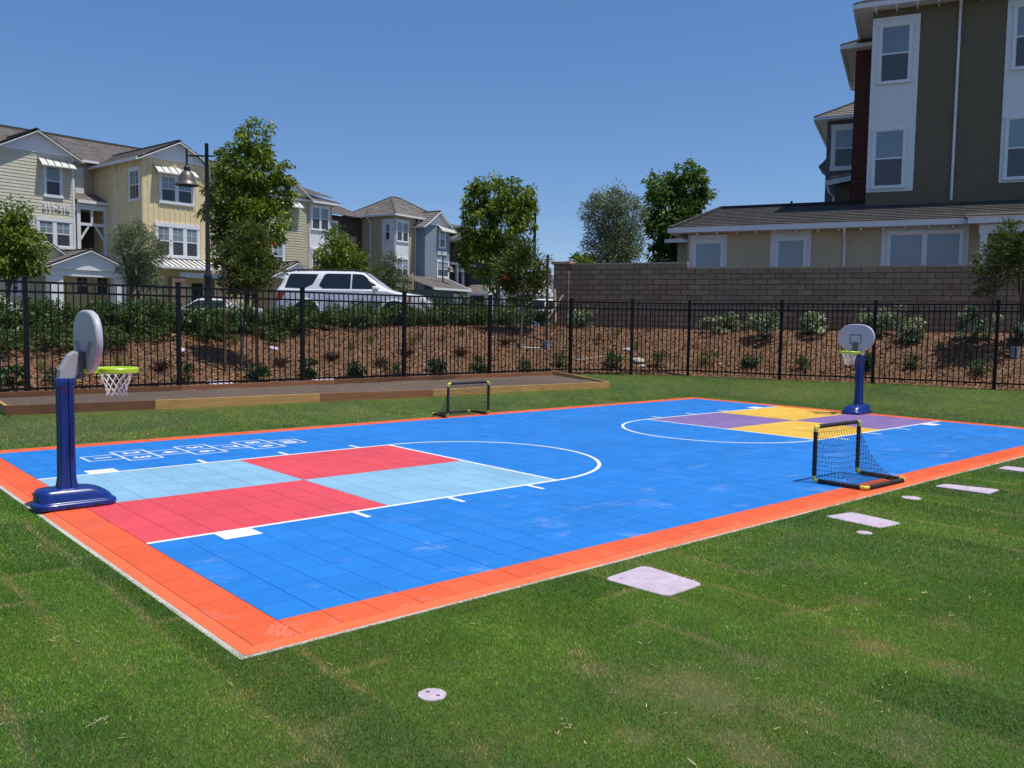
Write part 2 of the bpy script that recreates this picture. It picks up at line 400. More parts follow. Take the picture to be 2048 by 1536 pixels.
SODX, SODW = .32, .4064
circ = lambda px, py, r: [tuple(hit(px, py)[:2]+r*np.array([math.cos(a), math.sin(a)])) for a in np.linspace(0, 2*np.pi, 13)[:-1]]
quad = lambda *q: [tuple(hit(*p)[:2]) for p in q]
BOXES = [circ(862, 1392, .062), quad((1206, 1160), (1288, 1133), (1409, 1172), (1335, 1197)), quad((1648, 1034), (1704, 1025), (1806, 1048), (1762, 1058)), circ(1728, 1067, .06), circ(1822, 997, .088),
         quad((1868, 975), (1890, 970), (2000, 982), (1978, 990)), quad((1995, 939), (2012, 934), (2110, 946), (2092, 951))]
def in_box(x, y, grow=-.006):
    r = np.zeros(x.shape, bool)
    for P in BOXES:
        P = np.array(P); c = P.mean(0); P = c+(P-c)*(1+grow/np.linalg.norm(P-c, axis=1, keepdims=True)); s = np.ones(x.shape, bool); sg = 0
        A = sum(P[i-1][0]*P[i][1]-P[i][0]*P[i-1][1] for i in range(len(P)))
        for i in range(len(P)):
            a, b = P[i-1], P[i]; s &= ((b[0]-a[0])*(y-a[1])-(b[1]-a[1])*(x-a[0]))*np.sign(A) > 0
        r |= s
    return r
DRY = [(1400, 1385, .17, .95), (1310, 1372, .10, .7), (1250, 1388, .08, .5), (1190, 1342, .09, .5), (1165, 1310, .05, .4), (1272, 1474, .06, .7), (1470, 1478, .08, .6), (1510, 1510, .09, .8), (1560, 1410, .07, .5), (1640, 1425, .08, .5), (1720, 1205, .09, .5), (1750, 1296, .10, .7), (1700, 1268, .06, .5), (1630, 1290, .06, .5), (1800, 1480, .08, .6), (1830, 1500, .07, .6), (1500, 1322, .08, .5), (1545, 1335, .07, .5), (640, 1466, .09, .5), (480, 1395, .07, .4), (250, 1340, .06, .3), (1850, 1460, .1, .4), (1900, 1340, .1, .4), (1600, 1130, .08, .4), (100, 1100, .08, .3), (1900, 1250, .1, .4), (960, 1510, .07, .5)]
DRYW = [(*hit(px, py)[:2], r, s) for px, py, r, s in DRY]+[(1.2, 8.6, .7, .5), (2.6, 9.0, .5, .3), (.2, 8.9, .5, .4), (5.5, 8.9, .5, .25), (8.6, 8.7, .6, .2)]
def h2(a, b): v = np.sin(a*127.1+b*311.7)*43758.5453; return v-np.floor(v)
def vnoise(x, y):
    i, j = np.floor(x), np.floor(y); f, g = smooth(x-i), smooth(y-j)
    return (h2(i, j)*(1-f)+h2(i+1, j)*f)*(1-g)+(h2(i, j+1)*(1-f)+h2(i+1, j+1)*f)*g
def turf(x, y):                                            # tone of the laid sod and how dry it is
    xx = x+.012*np.sin(y*5)+.02*(vnoise(x*2, y*6)-.5); s = np.floor((xx-SODX)/SODW); o = h2(s, 3.0)*1.6; p = np.floor((y+o)/1.55)
    tone = (h2(s*1.7+2, p*2.3+5)-.5)
    ds = np.abs((xx-SODX)/SODW-np.round((xx-SODX)/SODW))*SODW; de = np.abs((y+o)/1.55-np.round((y+o)/1.55))*1.55
    n = vnoise(x*2.1+7, y*1.3); n2 = vnoise(x*6, y*5+3)
    dry = .62*np.exp(-(np.minimum(ds, de)/.028)**2)*np.clip((n-.46)*4, 0, 1)*(.3+.7*n2)
    for px, py, r, st in DRYW: dry = np.maximum(dry, st*np.exp(-(((x-px)/r)**2+((y-py)/(r*1.25))**2))*(.45+.85*n2))
    big = vnoise(x*.9, y*.9+11)*.6+vnoise(x*2.7+4, y*2.4)*.4
    return tone, np.clip(dry, 0, 1), big
def edge(x, y): return np.maximum(np.maximum(-.355-x, x-13.355), np.maximum(-.355-y, y-7.355))
def blades(n, lo, hi, h, wd, mode='fov', ex=1.1):
    if mode == 'fov':
        dep = np.sqrt(RNG.uniform(lo**2, hi**2, n)); lat = RNG.uniform(-1, 1, n)*(dep*.595*ex+.6)
        fwd = _d[:2]/np.hypot(*_d[:2]); x = CAM[0]+fwd[0]*dep+_r[0]*lat; y = CAM[1]+fwd[1]*dep+_r[1]*lat
    else: x = RNG.uniform(-12, 22, n); y = RNG.uniform(-14, 11.6, n)
    over = .022*vnoise(x*4.2, y*4.2)+.034*vnoise(x*1.1+5, y*1.1)-.022+.016*(y < -.2)
    k = (edge(x, y) > -over) & (seg_d(x, y) < -.02) & ~in_box(x, y) & ~((y > 9.62) & (x > .85) & (x < 13.2))
    if mode != 'fov': k &= ~fov(x, y, lo, hi)
    x = x[k]; y = y[k]; n = len(x); z = hgt(x, y); tone, dry, big = turf(x, y)
    keep = RNG.random(n) > dry*.55; x, y, z, tone, dry, big = x[keep], y[keep], z[keep], tone[keep], dry[keep], big[keep]; n = len(x)
    H = h*RNG.uniform(.55, 1.3, n)*(.85+.3*big)*(1-.3*dry); W = wd*RNG.uniform(.7, 1.3, n); a = RNG.uniform(0, 2*np.pi, n); ln = RNG.uniform(.1, .95, n)
    dx = np.cos(a); dy = np.sin(a); b = RNG.uniform(0, 2*np.pi, n); lx = np.cos(b)*ln*H; ly = np.sin(b)*ln*H
    P = np.stack([x, y, z-.004], 1)
    v0 = P+np.stack([dx*W/2, dy*W/2, 0*x], 1); v1 = P-np.stack([dx*W/2, dy*W/2, 0*x], 1)
    m = P+np.stack([lx*.45, ly*.45, H*.62], 1); tip = P+np.stack([lx, ly, H], 1); wv = np.stack([dx*W*.32, dy*W*.32, 0*x], 1)
    V = np.stack([v0, v1, m-wv, m+wv, tip+wv*.3, tip-wv*.3], 1).reshape(-1, 3)
    i = np.arange(n)*6; F = np.concatenate([np.stack([i, i+1, i+2, i+3], 1), np.stack([i+3, i+2, i+5, i+4], 1)])
    t = np.clip(RNG.beta(1.45, 1.45, n)*.74+.0+.26*tone+.34*(big-.40), 0, .84)
    q = RNG.random(n) < dry*1.7; t[q] = RNG.uniform(.86, 1, q.sum()); q = RNG.random(n) < .03; t[q] = RNG.uniform(.84, 1, q.sum())
    return V, F, np.concatenate([t, t])
def fov(x, y, lo, hi, ex=1.08):
    X = x-CAM[0]; Y = y-CAM[1]; dep = X*_d[0]+Y*_d[1]; lat = X*_r[0]+Y*_r[1]
    return (dep > lo) & (dep < hi) & (np.abs(lat) < dep*.595*ex+.6)
parts = [blades(860000, 2.4, 5.4, .0135, .0028), blades(700000, 5.4, 9.5, .015, .0045), blades(650000, 9.5, 25, .018, .008), blades(1100000, 2.4, 25, .017, .015, 'rest')]
off = 0; VV = []; FF = []; TT = []
for v, f, t in parts: VV.append(v); FF.append(f+off); TT.append(t); off += len(v)
tag(np_mesh('grass', np.concatenate(VV), np.concatenate(FF), M['blade'], tint=np.concatenate(TT)), 'short green grass of the mown lawn around the court', 'grass', kind='stuff')

# dry clippings lying on the grass
M['straw'] = leafmat('dry_clipping', [(0, '#8f7a50'), (.5, '#c9b487'), (1, '#e6dcc0')], .2, .8)
def strips(P, L, W, lift, n):
    a = RNG.uniform(0, 2*np.pi, n); d = np.stack([np.cos(a), np.sin(a), RNG.uniform(-.1, .5, n)], 1); s = np.stack([-np.sin(a), np.cos(a), 0*a], 1)
    L = L[:, None]; W = W[:, None]; bend = RNG.uniform(-.35, .35, n)[:, None]
    p0 = P+np.array([0, 0, lift]); p1 = p0+d*L*.5+s*L*bend*.5; p2 = p0+d*L+s*L*bend*0.2
    V = np.stack([p0-s*W, p0+s*W, p1-s*W, p1+s*W, p2-s*W*.4, p2+s*W*.4], 1).reshape(-1, 3); i = np.arange(n)*6
    return V, np.concatenate([np.stack([i, i+1, i+3, i+2], 1), np.stack([i+2, i+3, i+5, i+4], 1)])
pp = []
for k in range(3000):
    x, y = RNG.uniform(-6, 16), RNG.uniform(-4.5, 11.3)
    if fov(np.array(x), np.array(y), 2.3, 22) and not in_court(x, y, .03) and seg_d(x, y) < -.1 and not (y > 9.6 and 0 < x < 13.9):
        c = RNG.integers(1, 3) if RNG.random() > .035 else RNG.integers(5, 11)
        for q in range(c): pp.append((x+RNG.normal(0, .016), y+RNG.normal(0, .016)))
pp = np.array(pp); n = len(pp); P = np.stack([pp[:, 0], pp[:, 1], hgt(pp[:, 0], pp[:, 1])], 1)
V, F = strips(P, RNG.uniform(.008, .032, n)*(1+.8*(RNG.random(n) > .93)), RNG.uniform(.0009, .0022, n), .012, n)
tag(np_mesh('grass_clippings', V, F, M['straw'], tint=np.tile(RNG.random(n), 2)), 'dry straw coloured clippings scattered over the lawn', 'clippings', kind='stuff')

# ------------------------------------------------------------------ mulch bank, parking lot, far ground
def offset_line(d):
    out = []
    for k, p in enumerate(FL):
        t = FL[min(k+1, len(FL)-1)]-FL[max(k-1, 0)]; t = t/np.hypot(*t); out.append(p+np.array([-t[1], t[0]])*d)
    return np.array(out)
def resample(P, m):
    s = np.r_[0, np.cumsum(np.hypot(*np.diff(P, axis=0).T))]; q = np.linspace(0, s[-1], m); return np.stack([np.interp(q, s, P[:, 0]), np.interp(q, s, P[:, 1])], 1)
xs = np.arange(-18, 31, .2); ys = np.arange(-14, 26.1, .2); gx, gy = np.meshgrid(xs, ys); V = np.stack([gx, gy, hgt(gx, gy)], -1).reshape(-1, 3)
V[:, 2] = np.where(seg_d(gx, gy).ravel() <= 0, .24, V[:, 2])
d = seg_d(gx[:-1, :-1]+.1, gy[:-1, :-1]+.1); i, j = np.nonzero((d > -.12) & (d < 6.6)); a = i*len(xs)+j; nx = len(xs)
tag(np_mesh('mulch_bank', V, np.stack([a, a+1, a+nx+1, a+nx], 1), M['mulch'], smoothf=True), 'brown bark mulch bank rising behind the iron fence', 'bank', kind='structure')
xs = np.arange(-60, 70, .75); ys = np.arange(-40, 40, .75); gx, gy = np.meshgrid(xs, ys); V = np.stack([gx, gy, hgt(gx, gy)-.012], -1).reshape(-1, 3); nx = len(xs)
d = seg_d(gx[:-1, :-1]+.37, gy[:-1, :-1]+.37); i, j = np.nonzero((d > 5.4)); a = i*nx+j
tag(np_mesh('parking_lot', V, np.stack([a, a+1, a+nx+1, a+nx], 1), M['asphalt'], smoothf=True), 'asphalt parking lot on the plateau beyond the hedge', 'parking lot', kind='structure')
M['farground'] = basic('far_ground', '#6b6a58', .95, .2, .3)
g = MB(); g.face([(-900, -900, -.12), (900, -900, -.12), (900, -26, -.12), (-900, -26, -.12)]); g.face([(-900, -26, -.12), (-26, -26, -.12), (-26, 39, -.12), (-900, 39, -.12)])
g.face([(-900, 39, .9), (900, 39, .9), (900, 900, .9), (-900, 900, .9)]); g.face([(69, -900, .9), (900, -900, .9), (900, 39, .9), (69, 39, .9)])
tag(g.build('ground', M['farground']), 'flat ground reaching to the horizon', 'ground', kind='structure')

# bark chips
n = 40000; s = RNG.random(n)*0; seg = RNG.uniform(-9, 27, n); x = RNG.uniform(-6, 24, n*3); y = RNG.uniform(-3, 19, n*3); d = seg_d(x, y)
k = (d > .03) & (d < 5.6); x = x[k][:n]; y = y[k][:n]; n = len(x); z = hgt(x, y); a = RNG.uniform(0, 2*np.pi, n); L = RNG.uniform(.014, .036, n); W = L*RNG.uniform(.25, .6, n)
tx = np.stack([np.cos(a), np.sin(a), RNG.uniform(-.5, .5, n)], 1)*L[:, None]; ty = np.stack([-np.sin(a), np.cos(a), RNG.uniform(-.5, .5, n)], 1)*W[:, None]; P = np.stack([x, y, z+.015], 1)
V = np.stack([P-tx-ty, P+tx-ty, P+tx+ty, P-tx+ty], 1).reshape(-1, 3); i = np.arange(n)*4
tag(np_mesh('bark_chips', V, np.stack([i, i+1, i+2, i+3], 1), M['chip'], tint=RNG.beta(1.6, 2.6, n)), 'loose bark chips covering the mulch bank', 'bark chips', kind='stuff')
# ------------------------------------------------------------------ play court
TS = .25
pad = MB(); pad.bx(-.352, 13.36, -.345, 7.36, -.12, .004)
tag(pad.build('concrete_pad', M['concrete']), 'pale concrete slab edge showing round the court', 'slab', kind='structure')
court = thing('play_court', 'blue interlocking tile play court with an orange border and painted keys', 'court', (0, 0, 0))
MT = {k: tilemat('tile_'+k, c) for k, c in dict(blue=(.018, .225, .70), orange=(.88, .13, .032), red=(.82, .082, .10), sky=(.28, .53, .72), purple=(.27, .175, .42), gold=(.88, .55, .075)).items()}
MT['line'] = basic('line_paint', (.80, .80, .78), .5, .04, 4)
ZT = .019
def region(i, j):
    if i < 0 or j < 0 or i >= 52 or j >= 28: return 'orange'
    if 8 <= j < 20:
        if i < 16: return 'red' if ((i < 8) == (j < 14)) else 'sky'
        if i >= 36: return 'purple' if ((i < 44) != (j < 14)) else 'gold'
    return 'blue'
fields = {}
for i in range(-1, 53):
    for j in range(-1, 29):
        r = region(i, j); key = r
        if r in ('red', 'sky', 'purple', 'gold'): key = r+('a' if j < 14 else 'b')
        mb = fields.setdefault(key, (r, MB()))[1]
        x, y = i*TS, j*TS; g = .0008; b = .0022
        q = [(x, y), (x+TS, y), (x+TS, y+TS), (x, y+TS)]
        s = lambda e, z: [(x+e, y+e, z), (x+TS-e, y+e, z), (x+TS-e, y+TS-e, z), (x+e, y+TS-e, z)]
        A, B = s(g, ZT-.006), s(b, ZT); n = len(mb.v); mb.v += A+B
        for f in [(4, 5, 6, 7)]+[(k, (k+1) % 4, 4+(k+1) % 4, 4+k) for k in range(4)]: mb.f.append(tuple(n+t for t in f)); mb.uv.append(None); mb.mi.append(0)
names = dict(blue='court_surface', orange='border')
word = dict(blue='blue tile playing surface', orange='orange tile border', red='coral red', sky='pale blue', purple='purple', gold='golden yellow')
for key, (r, mb) in fields.items():
    o = mb.build(names.get(r, 'key_panel'), MT[r], court, fix=False)
    o['label'] = word[r] if r in names else word[r]+' tile panel, the one '+('nearer to' if key.endswith('a') else 'farther from')+' the camera side'
sub = MB(); sub.bx(-.255, 13.255, -.255, 7.255, .0045, .0115); sub.build('tile_underlay', basic('tile_underlay', (.02, .03, .06), .8, .1), court)
# bevelled ramp pieces round the edge
MTR = basic('ramp_orange', (.86, .15, .045), .45, .05, 5)
rm = MB(); a0, a1 = -.2505, -.318; X1, Y1 = 13.2505, 7.2505; w_ = .0675
def ramp_seg(p, q, nrm):
    p, q, nrm = np.array(p), np.array(q), np.array(nrm); d = (q-p)/np.linalg.norm(q-p)*.0008
    o = nrm*w_; f = lambda v, z: (*v, z)
    t0, t1 = p+d, q-d
    rm.mesh([f(t0, ZT-.001), f(t1, ZT-.001), f(t1+o, .007), f(t0+o, .007), f(t0+o, .004), f(t1+o, .004)], [(0, 1, 2, 3), (3, 2, 5, 4)])
for i in range(-1, 53):
    ramp_seg((i*TS, a0), ((i+1)*TS, a0), (0, -1)); ramp_seg((i*TS, Y1), ((i+1)*TS, Y1), (0, 1))
for j in range(-1, 29):
    ramp_seg((a0, j*TS), (a0, (j+1)*TS), (-1, 0)); ramp_seg((X1, j*TS), (X1, (j+1)*TS), (1, 0))
for cx_, cy_, sx, sy in ((a0, a0, -1, -1), (X1, a0, 1, -1), (a0, Y1, -1, 1), (X1, Y1, 1, 1)):
    rm.mesh([(cx_, cy_, ZT-.001), (cx_+sx*w_, cy_, .007), (cx_+sx*w_, cy_+sy*w_, .007), (cx_, cy_+sy*w_, .007)], [(0, 1, 2, 3)])
rm.build('edge_ramp', MTR, court)
# lines (tile units)
ZL = ZT+.0012
def rect(mb, x0, y0, x1, y1, z=ZL): mb.face([(x0*TS, y0*TS, z), (x1*TS, y0*TS, z), (x1*TS, y1*TS, z), (x0*TS, y1*TS, z)])
for end in (0, 1):
    mb = MB(); f = lambda x: x if end == 0 else 52-x
    def rc(x0, y0, x1, y1): rect(mb, min(f(x0), f(x1)), y0, max(f(x0), f(x1)), y1)
    LW = .17
    rc(0, 8-LW, 15.83, 8); rc(0, 20, 15.83, 20+LW)
    rc(15.83, 8-LW, 16, 20+LW)
    for sgn, y in ((-1, 8-LW), (1, 20+LW)):
        yy = lambda d: y+sgn*d
        rc(1.87, min(y, yy(.83)), 3.0, max(y, yy(.83)))
        for tx in (6.57, 10.43, 14.25): rc(tx-.09, min(y, yy(.9)), tx+.09, max(y, yy(.9)))
    mb.build('lane_line', MT['line'], court, fix=False)
    ac = MB(); pr_ = None
    for k in range(65):
        t = -math.pi/2+math.pi*k/64; c_, s_ = math.cos(t), math.sin(t)
        q = [(f(16+(6+o)*c_)*TS, (14+(6+o)*s_)*TS, ZL) for o in (0.005, LW)]
        if pr_: ac.face([pr_[0], pr_[1], q[1], q[0]] if end == 0 else [pr_[0], q[0], q[1], pr_[1]])
        pr_ = q
    ac.build('free_throw_arc', MT['line'], court, fix=False)
def text_mesh(txt, name, mat, parent, size, M4, extrude=0, bold=.0):
    cu = bpy.data.curves.new(name, 'FONT'); cu.body = txt; cu.size = size; cu.align_x = 'CENTER'; cu.align_y = 'CENTER'; cu.extrude = extrude; cu.offset = bold; cu.resolution_u = 4
    o = bpy.data.objects.new('tmp_text', cu); COL.objects.link(o)
    dg = bpy.context.evaluated_depsgraph_get(); me = bpy.data.meshes.new_from_object(o.evaluated_get(dg))
    bpy.data.objects.remove(o); bpy.data.curves.remove(cu)
    me.transform(M4); me.materials.clear(); me.materials.append(mat); me.name = name
    ob = bpy.data.objects.new(name, me); link(ob, parent); return ob
hop = MB(); HX = [2.70, 4.17, 5.66, 7.08, 8.63, 9.98, 11.60, 13.12]; t_ = .09
def frame(x0, y0, x1, y1):
    rect(hop, x0, y0, x1, y0+t_); rect(hop, x0, y1-t_, x1, y1); rect(hop, x0, y0+t_, x0+t_, y1-t_); rect(hop, x1-t_, y0+t_, x1, y1-t_)
nums = []; c = 1
for k in range(7):
    x0, x1 = HX[k], HX[k+1]
    if k in (1, 3, 5):
        frame(x0, 22.56, x1, 25.54); rect(hop, x0+t_, 24.05-t_/2, x1-t_, 24.05+t_/2)
        nums += [(c, (x0+x1)/2, 24.8), (c+1, (x0+x1)/2, 23.3)]; c += 2
    else:
        a, b = (x0 if k == 0 else x0+.002), x1-.002
        rect(hop, a, 23.3, b, 23.3+t_); rect(hop, a, 24.8-t_, b, 24.8)
        if k == 0: rect(hop, a, 23.3+t_, a+t_, 24.8-t_)
        if k == 6: rect(hop, b-t_, 23.3+t_, b, 24.8-t_)
        nums.append((c, (x0+x1)/2, 24.05)); c += 1
hg = hop.build('hopscotch_grid', MT['line'], court, fix=False)
for n_, x, y in nums:
    text_mesh(str(n_), 'hopscotch_number', MT['line'], hg, .245, Matrix.Translation((x*TS, y*TS, ZL)) @ Matrix.Rotation(R(-90), 4, 'Z'), 0, .009)

# ------------------------------------------------------------------ basketball hoops
def make_hoop(label, loc, rz):
    h = thing('toy_basketball_hoop', label, 'basketball hoop', loc, rz, 'toy basketball hoops at the court ends')
    def rr(lx, ly, r, z, ox=0, n=6):
        out = []
        for sx, sy, a0 in ((1, 1, 0), (-1, 1, 90), (-1, -1, 180), (1, -1, 270)):
            for k in range(n+1):
                a = R(a0+90*k/n); out.append((ox+sx*(lx-r)+r*math.cos(a), sy*(ly-r)+r*math.sin(a), z))
        return out
    b = MB(); b.loft([rr(.30, .165, .10, .0, .02), rr(.312, .178, .11, .010, .02), rr(.312, .178, .11, .040, .02), rr(.303, .170, .105, .050, .02), rr(.290, .152, .10, .058, .018), rr(.280, .146, .098, .085, .010), rr(.262, .138, .095, .115, -.006), rr(.236, .126, .09, .140, -.028), rr(.20, .108, .08, .155, -.048), rr(.17, .09, .07, .160, -.06), rr(.08, .06, .05, .161, -.05)])
    bo = b.build('base', M['bluepl'], h, smoothf=35, bevel=.004)
    c_ = MB(); c_.lathe([(.001, .160), (.026, .160), (.03, .156), (.03, .130)], (.085, .04, 0), 16); c_.build('filler_cap', M['yellowpl'], bo, smoothf=40)
    for x in (-.05, .16): nt = MB(); nt.bx(x-.022, x+.022, -.184, -.17, .004, .03); nt.build('foot_slot', M['blackplastic'], bo)
    p = MB()
    def sec(s, z, g=.012):                                   # square tube with a flute on every face
        q = []
        for k in range(4):
            a = R(90*k); ca, sa = math.cos(a), math.sin(a)
            for u, v in ((s, -s+.018), (s, -.018), (s-g, -.012), (s-g, .012), (s, .018), (s, s-.018), (s-.008, s-.008)): q.append((u*ca-v*sa-.03, u*sa+v*ca, z))
        return q
    p.loft([sec(.078, .125), sec(.074, .16), sec(.063, .24), sec(.060, .5), sec(.060, .80), sec(.060, .985), sec(.068, 1.0), sec(.068, 1.05), sec(.064, 1.06)])
    p.build('pole', M['bluepl'], h, smoothf=30)
    n = MB(); n.prism([(-.085, 1.045), (.03, 1.045), (.075, 1.10), (.075, 1.26), (.045, 1.285), (-.005, 1.25), (-.075, 1.13)], (0, -.05, 0), (1, 0, 0), (0, 0, 1), (0, .10, 0))
    n.build('neck', M['greypl'], h, bevel=.014)
    k = MB(); k.prism([(.062, 1.05), (.118, 1.06), (.118, 1.27), (.07, 1.29)], (0, -.058, 0), (1, 0, 0), (0, 0, 1), (0, .116, 0)); k.build('bracket', M['darkpl'], h, bevel=.008)
    # backboard: flat-bottomed oval
    def outl(s, ny=40):
        q = []
        for i in range(ny):
            a = 2*math.pi*i/ny; c0, s0 = math.cos(a), math.sin(a); e = 2/2.5
            y = .34*s*abs(c0)**e*(1 if c0 >= 0 else -1); z = .265*s*abs(s0)**e*(1 if s0 >= 0 else -1)
            if z < 0: y *= 1-.38*(min(1, -z/.265))**1.7
            q.append((y, z))
        return q
    bd = MB(); zc = 1.355
    rings = [[(.122+dx, y, zc+z) for y, z in outl(s)] for dx, s in ((0, .90), (.002, .955), (.012, .99), (.03, 1.0), (.05, .99), (.058, .965), (.060, .93), (.061, .6))]
    bd.loft(rings); bb = bd.build('backboard', M['boardpl'], h, smoothf=50)
    for s in (-1, 1):
        rb = MB(); rb.bar((.1195, s*.05, 1.20), (.1195, s*.18, 1.26), .006, .010, up=(1, 0, 0))
        for q in range(3): rb.bar((.1185, s*(.07+.045*q), 1.24+.02*q), (.1185, s*(.17+.03*q), 1.36+.0*q), .007, .012, up=(1, 0, 0))
        rb.build('rib', M['greypl'], bb)
    sq = MB(); x = .1835
    for a, b_ in (((-.10, 1.265), (-.10, 1.425)), ((.10, 1.265), (.10, 1.425)), ((-.10, 1.425), (.10, 1.425)), ((-.10, 1.265), (-.045, 1.265)), ((.10, 1.265), (.045, 1.265))):
        sq.bar((x, a[0], a[1]), (x, b_[0], b_[1]), .013, .004, up=(1, 0, 0))
    sq.build('target_square', M['blackplastic'], bb)
    ht = MB(); ht.prism([(-.042, 1.10), (.042, 1.10), (.042, 1.25), (.03, 1.285), (0, 1.30), (-.03, 1.285), (-.042, 1.25)], (.18, 0, 0), (0, 1, 0), (0, 0, 1), (.03, 0, 0)); ht.build('hinge_cover', M['darkpl'], bb, bevel=.006)
    lg = MB(); lg.prism([(.045*math.cos(a)*1.0, .0165*math.sin(a)) for a in np.linspace(0, 2*np.pi, 20)[:-1]], (.182, .20, 1.205), (0, 1, 0), (0, 0, 1), (.003, 0, 0)); l1 = lg.build('logo_badge', M['badge'], bb)
    l2 = MB(); l2.prism([(.038*math.cos(a), .0125*math.sin(a)) for a in np.linspace(0, 2*np.pi, 20)[:-1]], (.1852, .20, 1.205), (0, 1, 0), (0, 0, 1), (.001, 0, 0)); l2.build('logo_face', M['white'], bb)
    text_mesh('little tikes', 'logo_text', M['badge'], bb, .0135, Matrix.Translation((.1868, .20, 1.205)) @ Matrix(((0, 0, 1, 0), (1, 0, 0, 0), (0, 1, 0, 0), (0, 0, 0, 1))))
    # rim
    rcx, rz_ = .375, 1.118; rm_ = MB()
    prof = [(.135, -.018), (.172, -.024), (.178, -.018), (.178, .012), (.172, .019), (.150, .019), (.138, .012), (.135, .0)]
    rings = []
    for k_ in range(40):
        a = 2*math.pi*k_/40; rings.append([(rcx+r*math.cos(a), r*math.sin(a), rz_+z) for r, z in prof])
    rings.append(rings[0]); rm_.loft(rings, cap=False)
    rm_.prism([(-.075, -.022), (.075, -.022), (.075, .016), (-.075, .016)], (.10, 0, rz_), (0, 1, 0), (0, 0, 1), (.13, 0, 0))
    ro = rm_.build('rim', M['limepl'], h, smoothf=40)
    nt = MB(); N = 12; prof = [(.136, 0), (.118, -.045), (.10, -.09), (.085, -.135), (.078, -.175), (.082, -.205)]
    P = lambda lv, a: (rcx+prof[lv][0]*math.cos(a)+RNG.normal(0, .002), prof[lv][0]*math.sin(a)+RNG.normal(0, .002), rz_-.014+prof[lv][1]+RNG.normal(0, .002))
    G = [[P(lv, 2*math.pi*(q+.5*(lv % 2))/N) for q in range(N)] for lv in range(6)]
    for lv in range(5):
        for q in range(N):
            for dq in ((0, -1) if lv % 2 == 0 else (0, 1)): nt.tube([G[lv][q], G[lv+1][(q+dq) % N]], .0032, 4, cap=False)
    nt.build('net', M['netwhite'], ro)
    return h
make_hoop('blue and grey toy basketball hoop seen from behind at the near end of the court', (-.068, 3.60, .0205), 0)
make_hoop('blue toy basketball hoop with pale backboard standing at the yellow and purple key', (13.07, 3.45, .0205), math.pi)

# ------------------------------------------------------------------ soccer goals
def make_goal(label, loc, rz, W=.86, H=.565, D=.53):
    g = thing('mini_soccer_goal', label, 'soccer goal', loc, rz, 'small soccer goals at the court edges')
    r = .0215; z0 = r+.002
    cor = {'a': (0, 0, z0), 'b': (W, 0, z0), 'c': (0, 0, H), 'd': (W, 0, H), 'e': (.03, -D, z0), 'f': (W-.03, -D, z0)}
    cor = {k: np.array(v, float) for k, v in cor.items()}
    def part(nm, p, q, cut=.05):
        p, q = cor[p], cor[q]; d = (q-p)/np.linalg.norm(q-p); m = MB(); n = 9
        pts = [p+d*cut+(q-p-2*cut*d)*k/n for k in range(n+1)]; m.tube(pts, [r*(1+.05*math.sin(k*2.3)) for k in range(n+1)], 12); m.build(nm, M['foam'], g, smoothf=45)
    part('post', 'a', 'c'); part('post', 'b', 'd'); part('crossbar', 'c', 'd'); part('side_rail', 'a', 'e'); part('side_rail', 'b', 'f'); part('rear_rail', 'e', 'f')
    for k, (n1, n2) in dict(a='ce', b='df', c='ad', d='bc', e='af', f='be').items():
        m = MB(); p = cor[k]; rr = .0195
        d1 = (cor[n1]-p)/np.linalg.norm(cor[n1]-p); d2 = (cor[n2]-p)/np.linalg.norm(cor[n2]-p)
        q = [p+d1*.062, p+d1*.022, p+(d1+d2)*.006, p+d2*.022, p+d2*.062]; m.tube(q, [rr, rr, rr, rr, rr], 12)
        m.build('corner_joint', M['yellowpl'], g, smoothf=45)
    nt = MB(); nr = .0019; nu, nv = 17, 14
    def S(u, v):                                             # back sheet, sagging
        t = v; y = -D*t**1.0; z = H*(1-t)**1.75+.012; y *= (.55+.45*t); x = .015+(W-.03)*u+(.03*t)*(1-2*u)
        sag = .025*math.sin(math.pi*u)*math.sin(math.pi*t); return (x, y+.0*sag, z-sag*1.3+.004*math.sin(9*u+5*v))
    G = [[S(i/nu, j/nv) for j in range(nv+1)] for i in range(nu+1)]
    for i in range(nu+1): nt.tube(G[i], nr, 4, cap=False)
    for j in range(nv+1): nt.tube([G[i][j] for i in range(nu+1)], nr, 4, cap=False)
    for s in (0, nu):                                        # side sheets
        for j in range(1, nv+1):
            x, y, z = G[s][j]; nt.tube([(x, y, z), (x, y, z0)], nr, 4, cap=False)
        for zz in np.arange(.04, H, .045):
            t = 1-min(1, max(0, (zz-.012)/H))**(1/1.75); y = -D*t*(.55+.45*t); nt.tube([(G[s][0][0], 0, zz), (G[s][0][0], y, zz)], nr, 4, cap=False)
    nt.build('net', M['netblack'], g)
    return g
make_goal('black soccer goal with yellow corners on the court edge beside the lawn covers', (5.965, .315, .0205), R(-1.5), .85)
make_goal('black soccer goal with yellow corners at the far edge before the timber bed', (7.31, 7.05, .0205), R(180+1.5), .87, .555, .46)

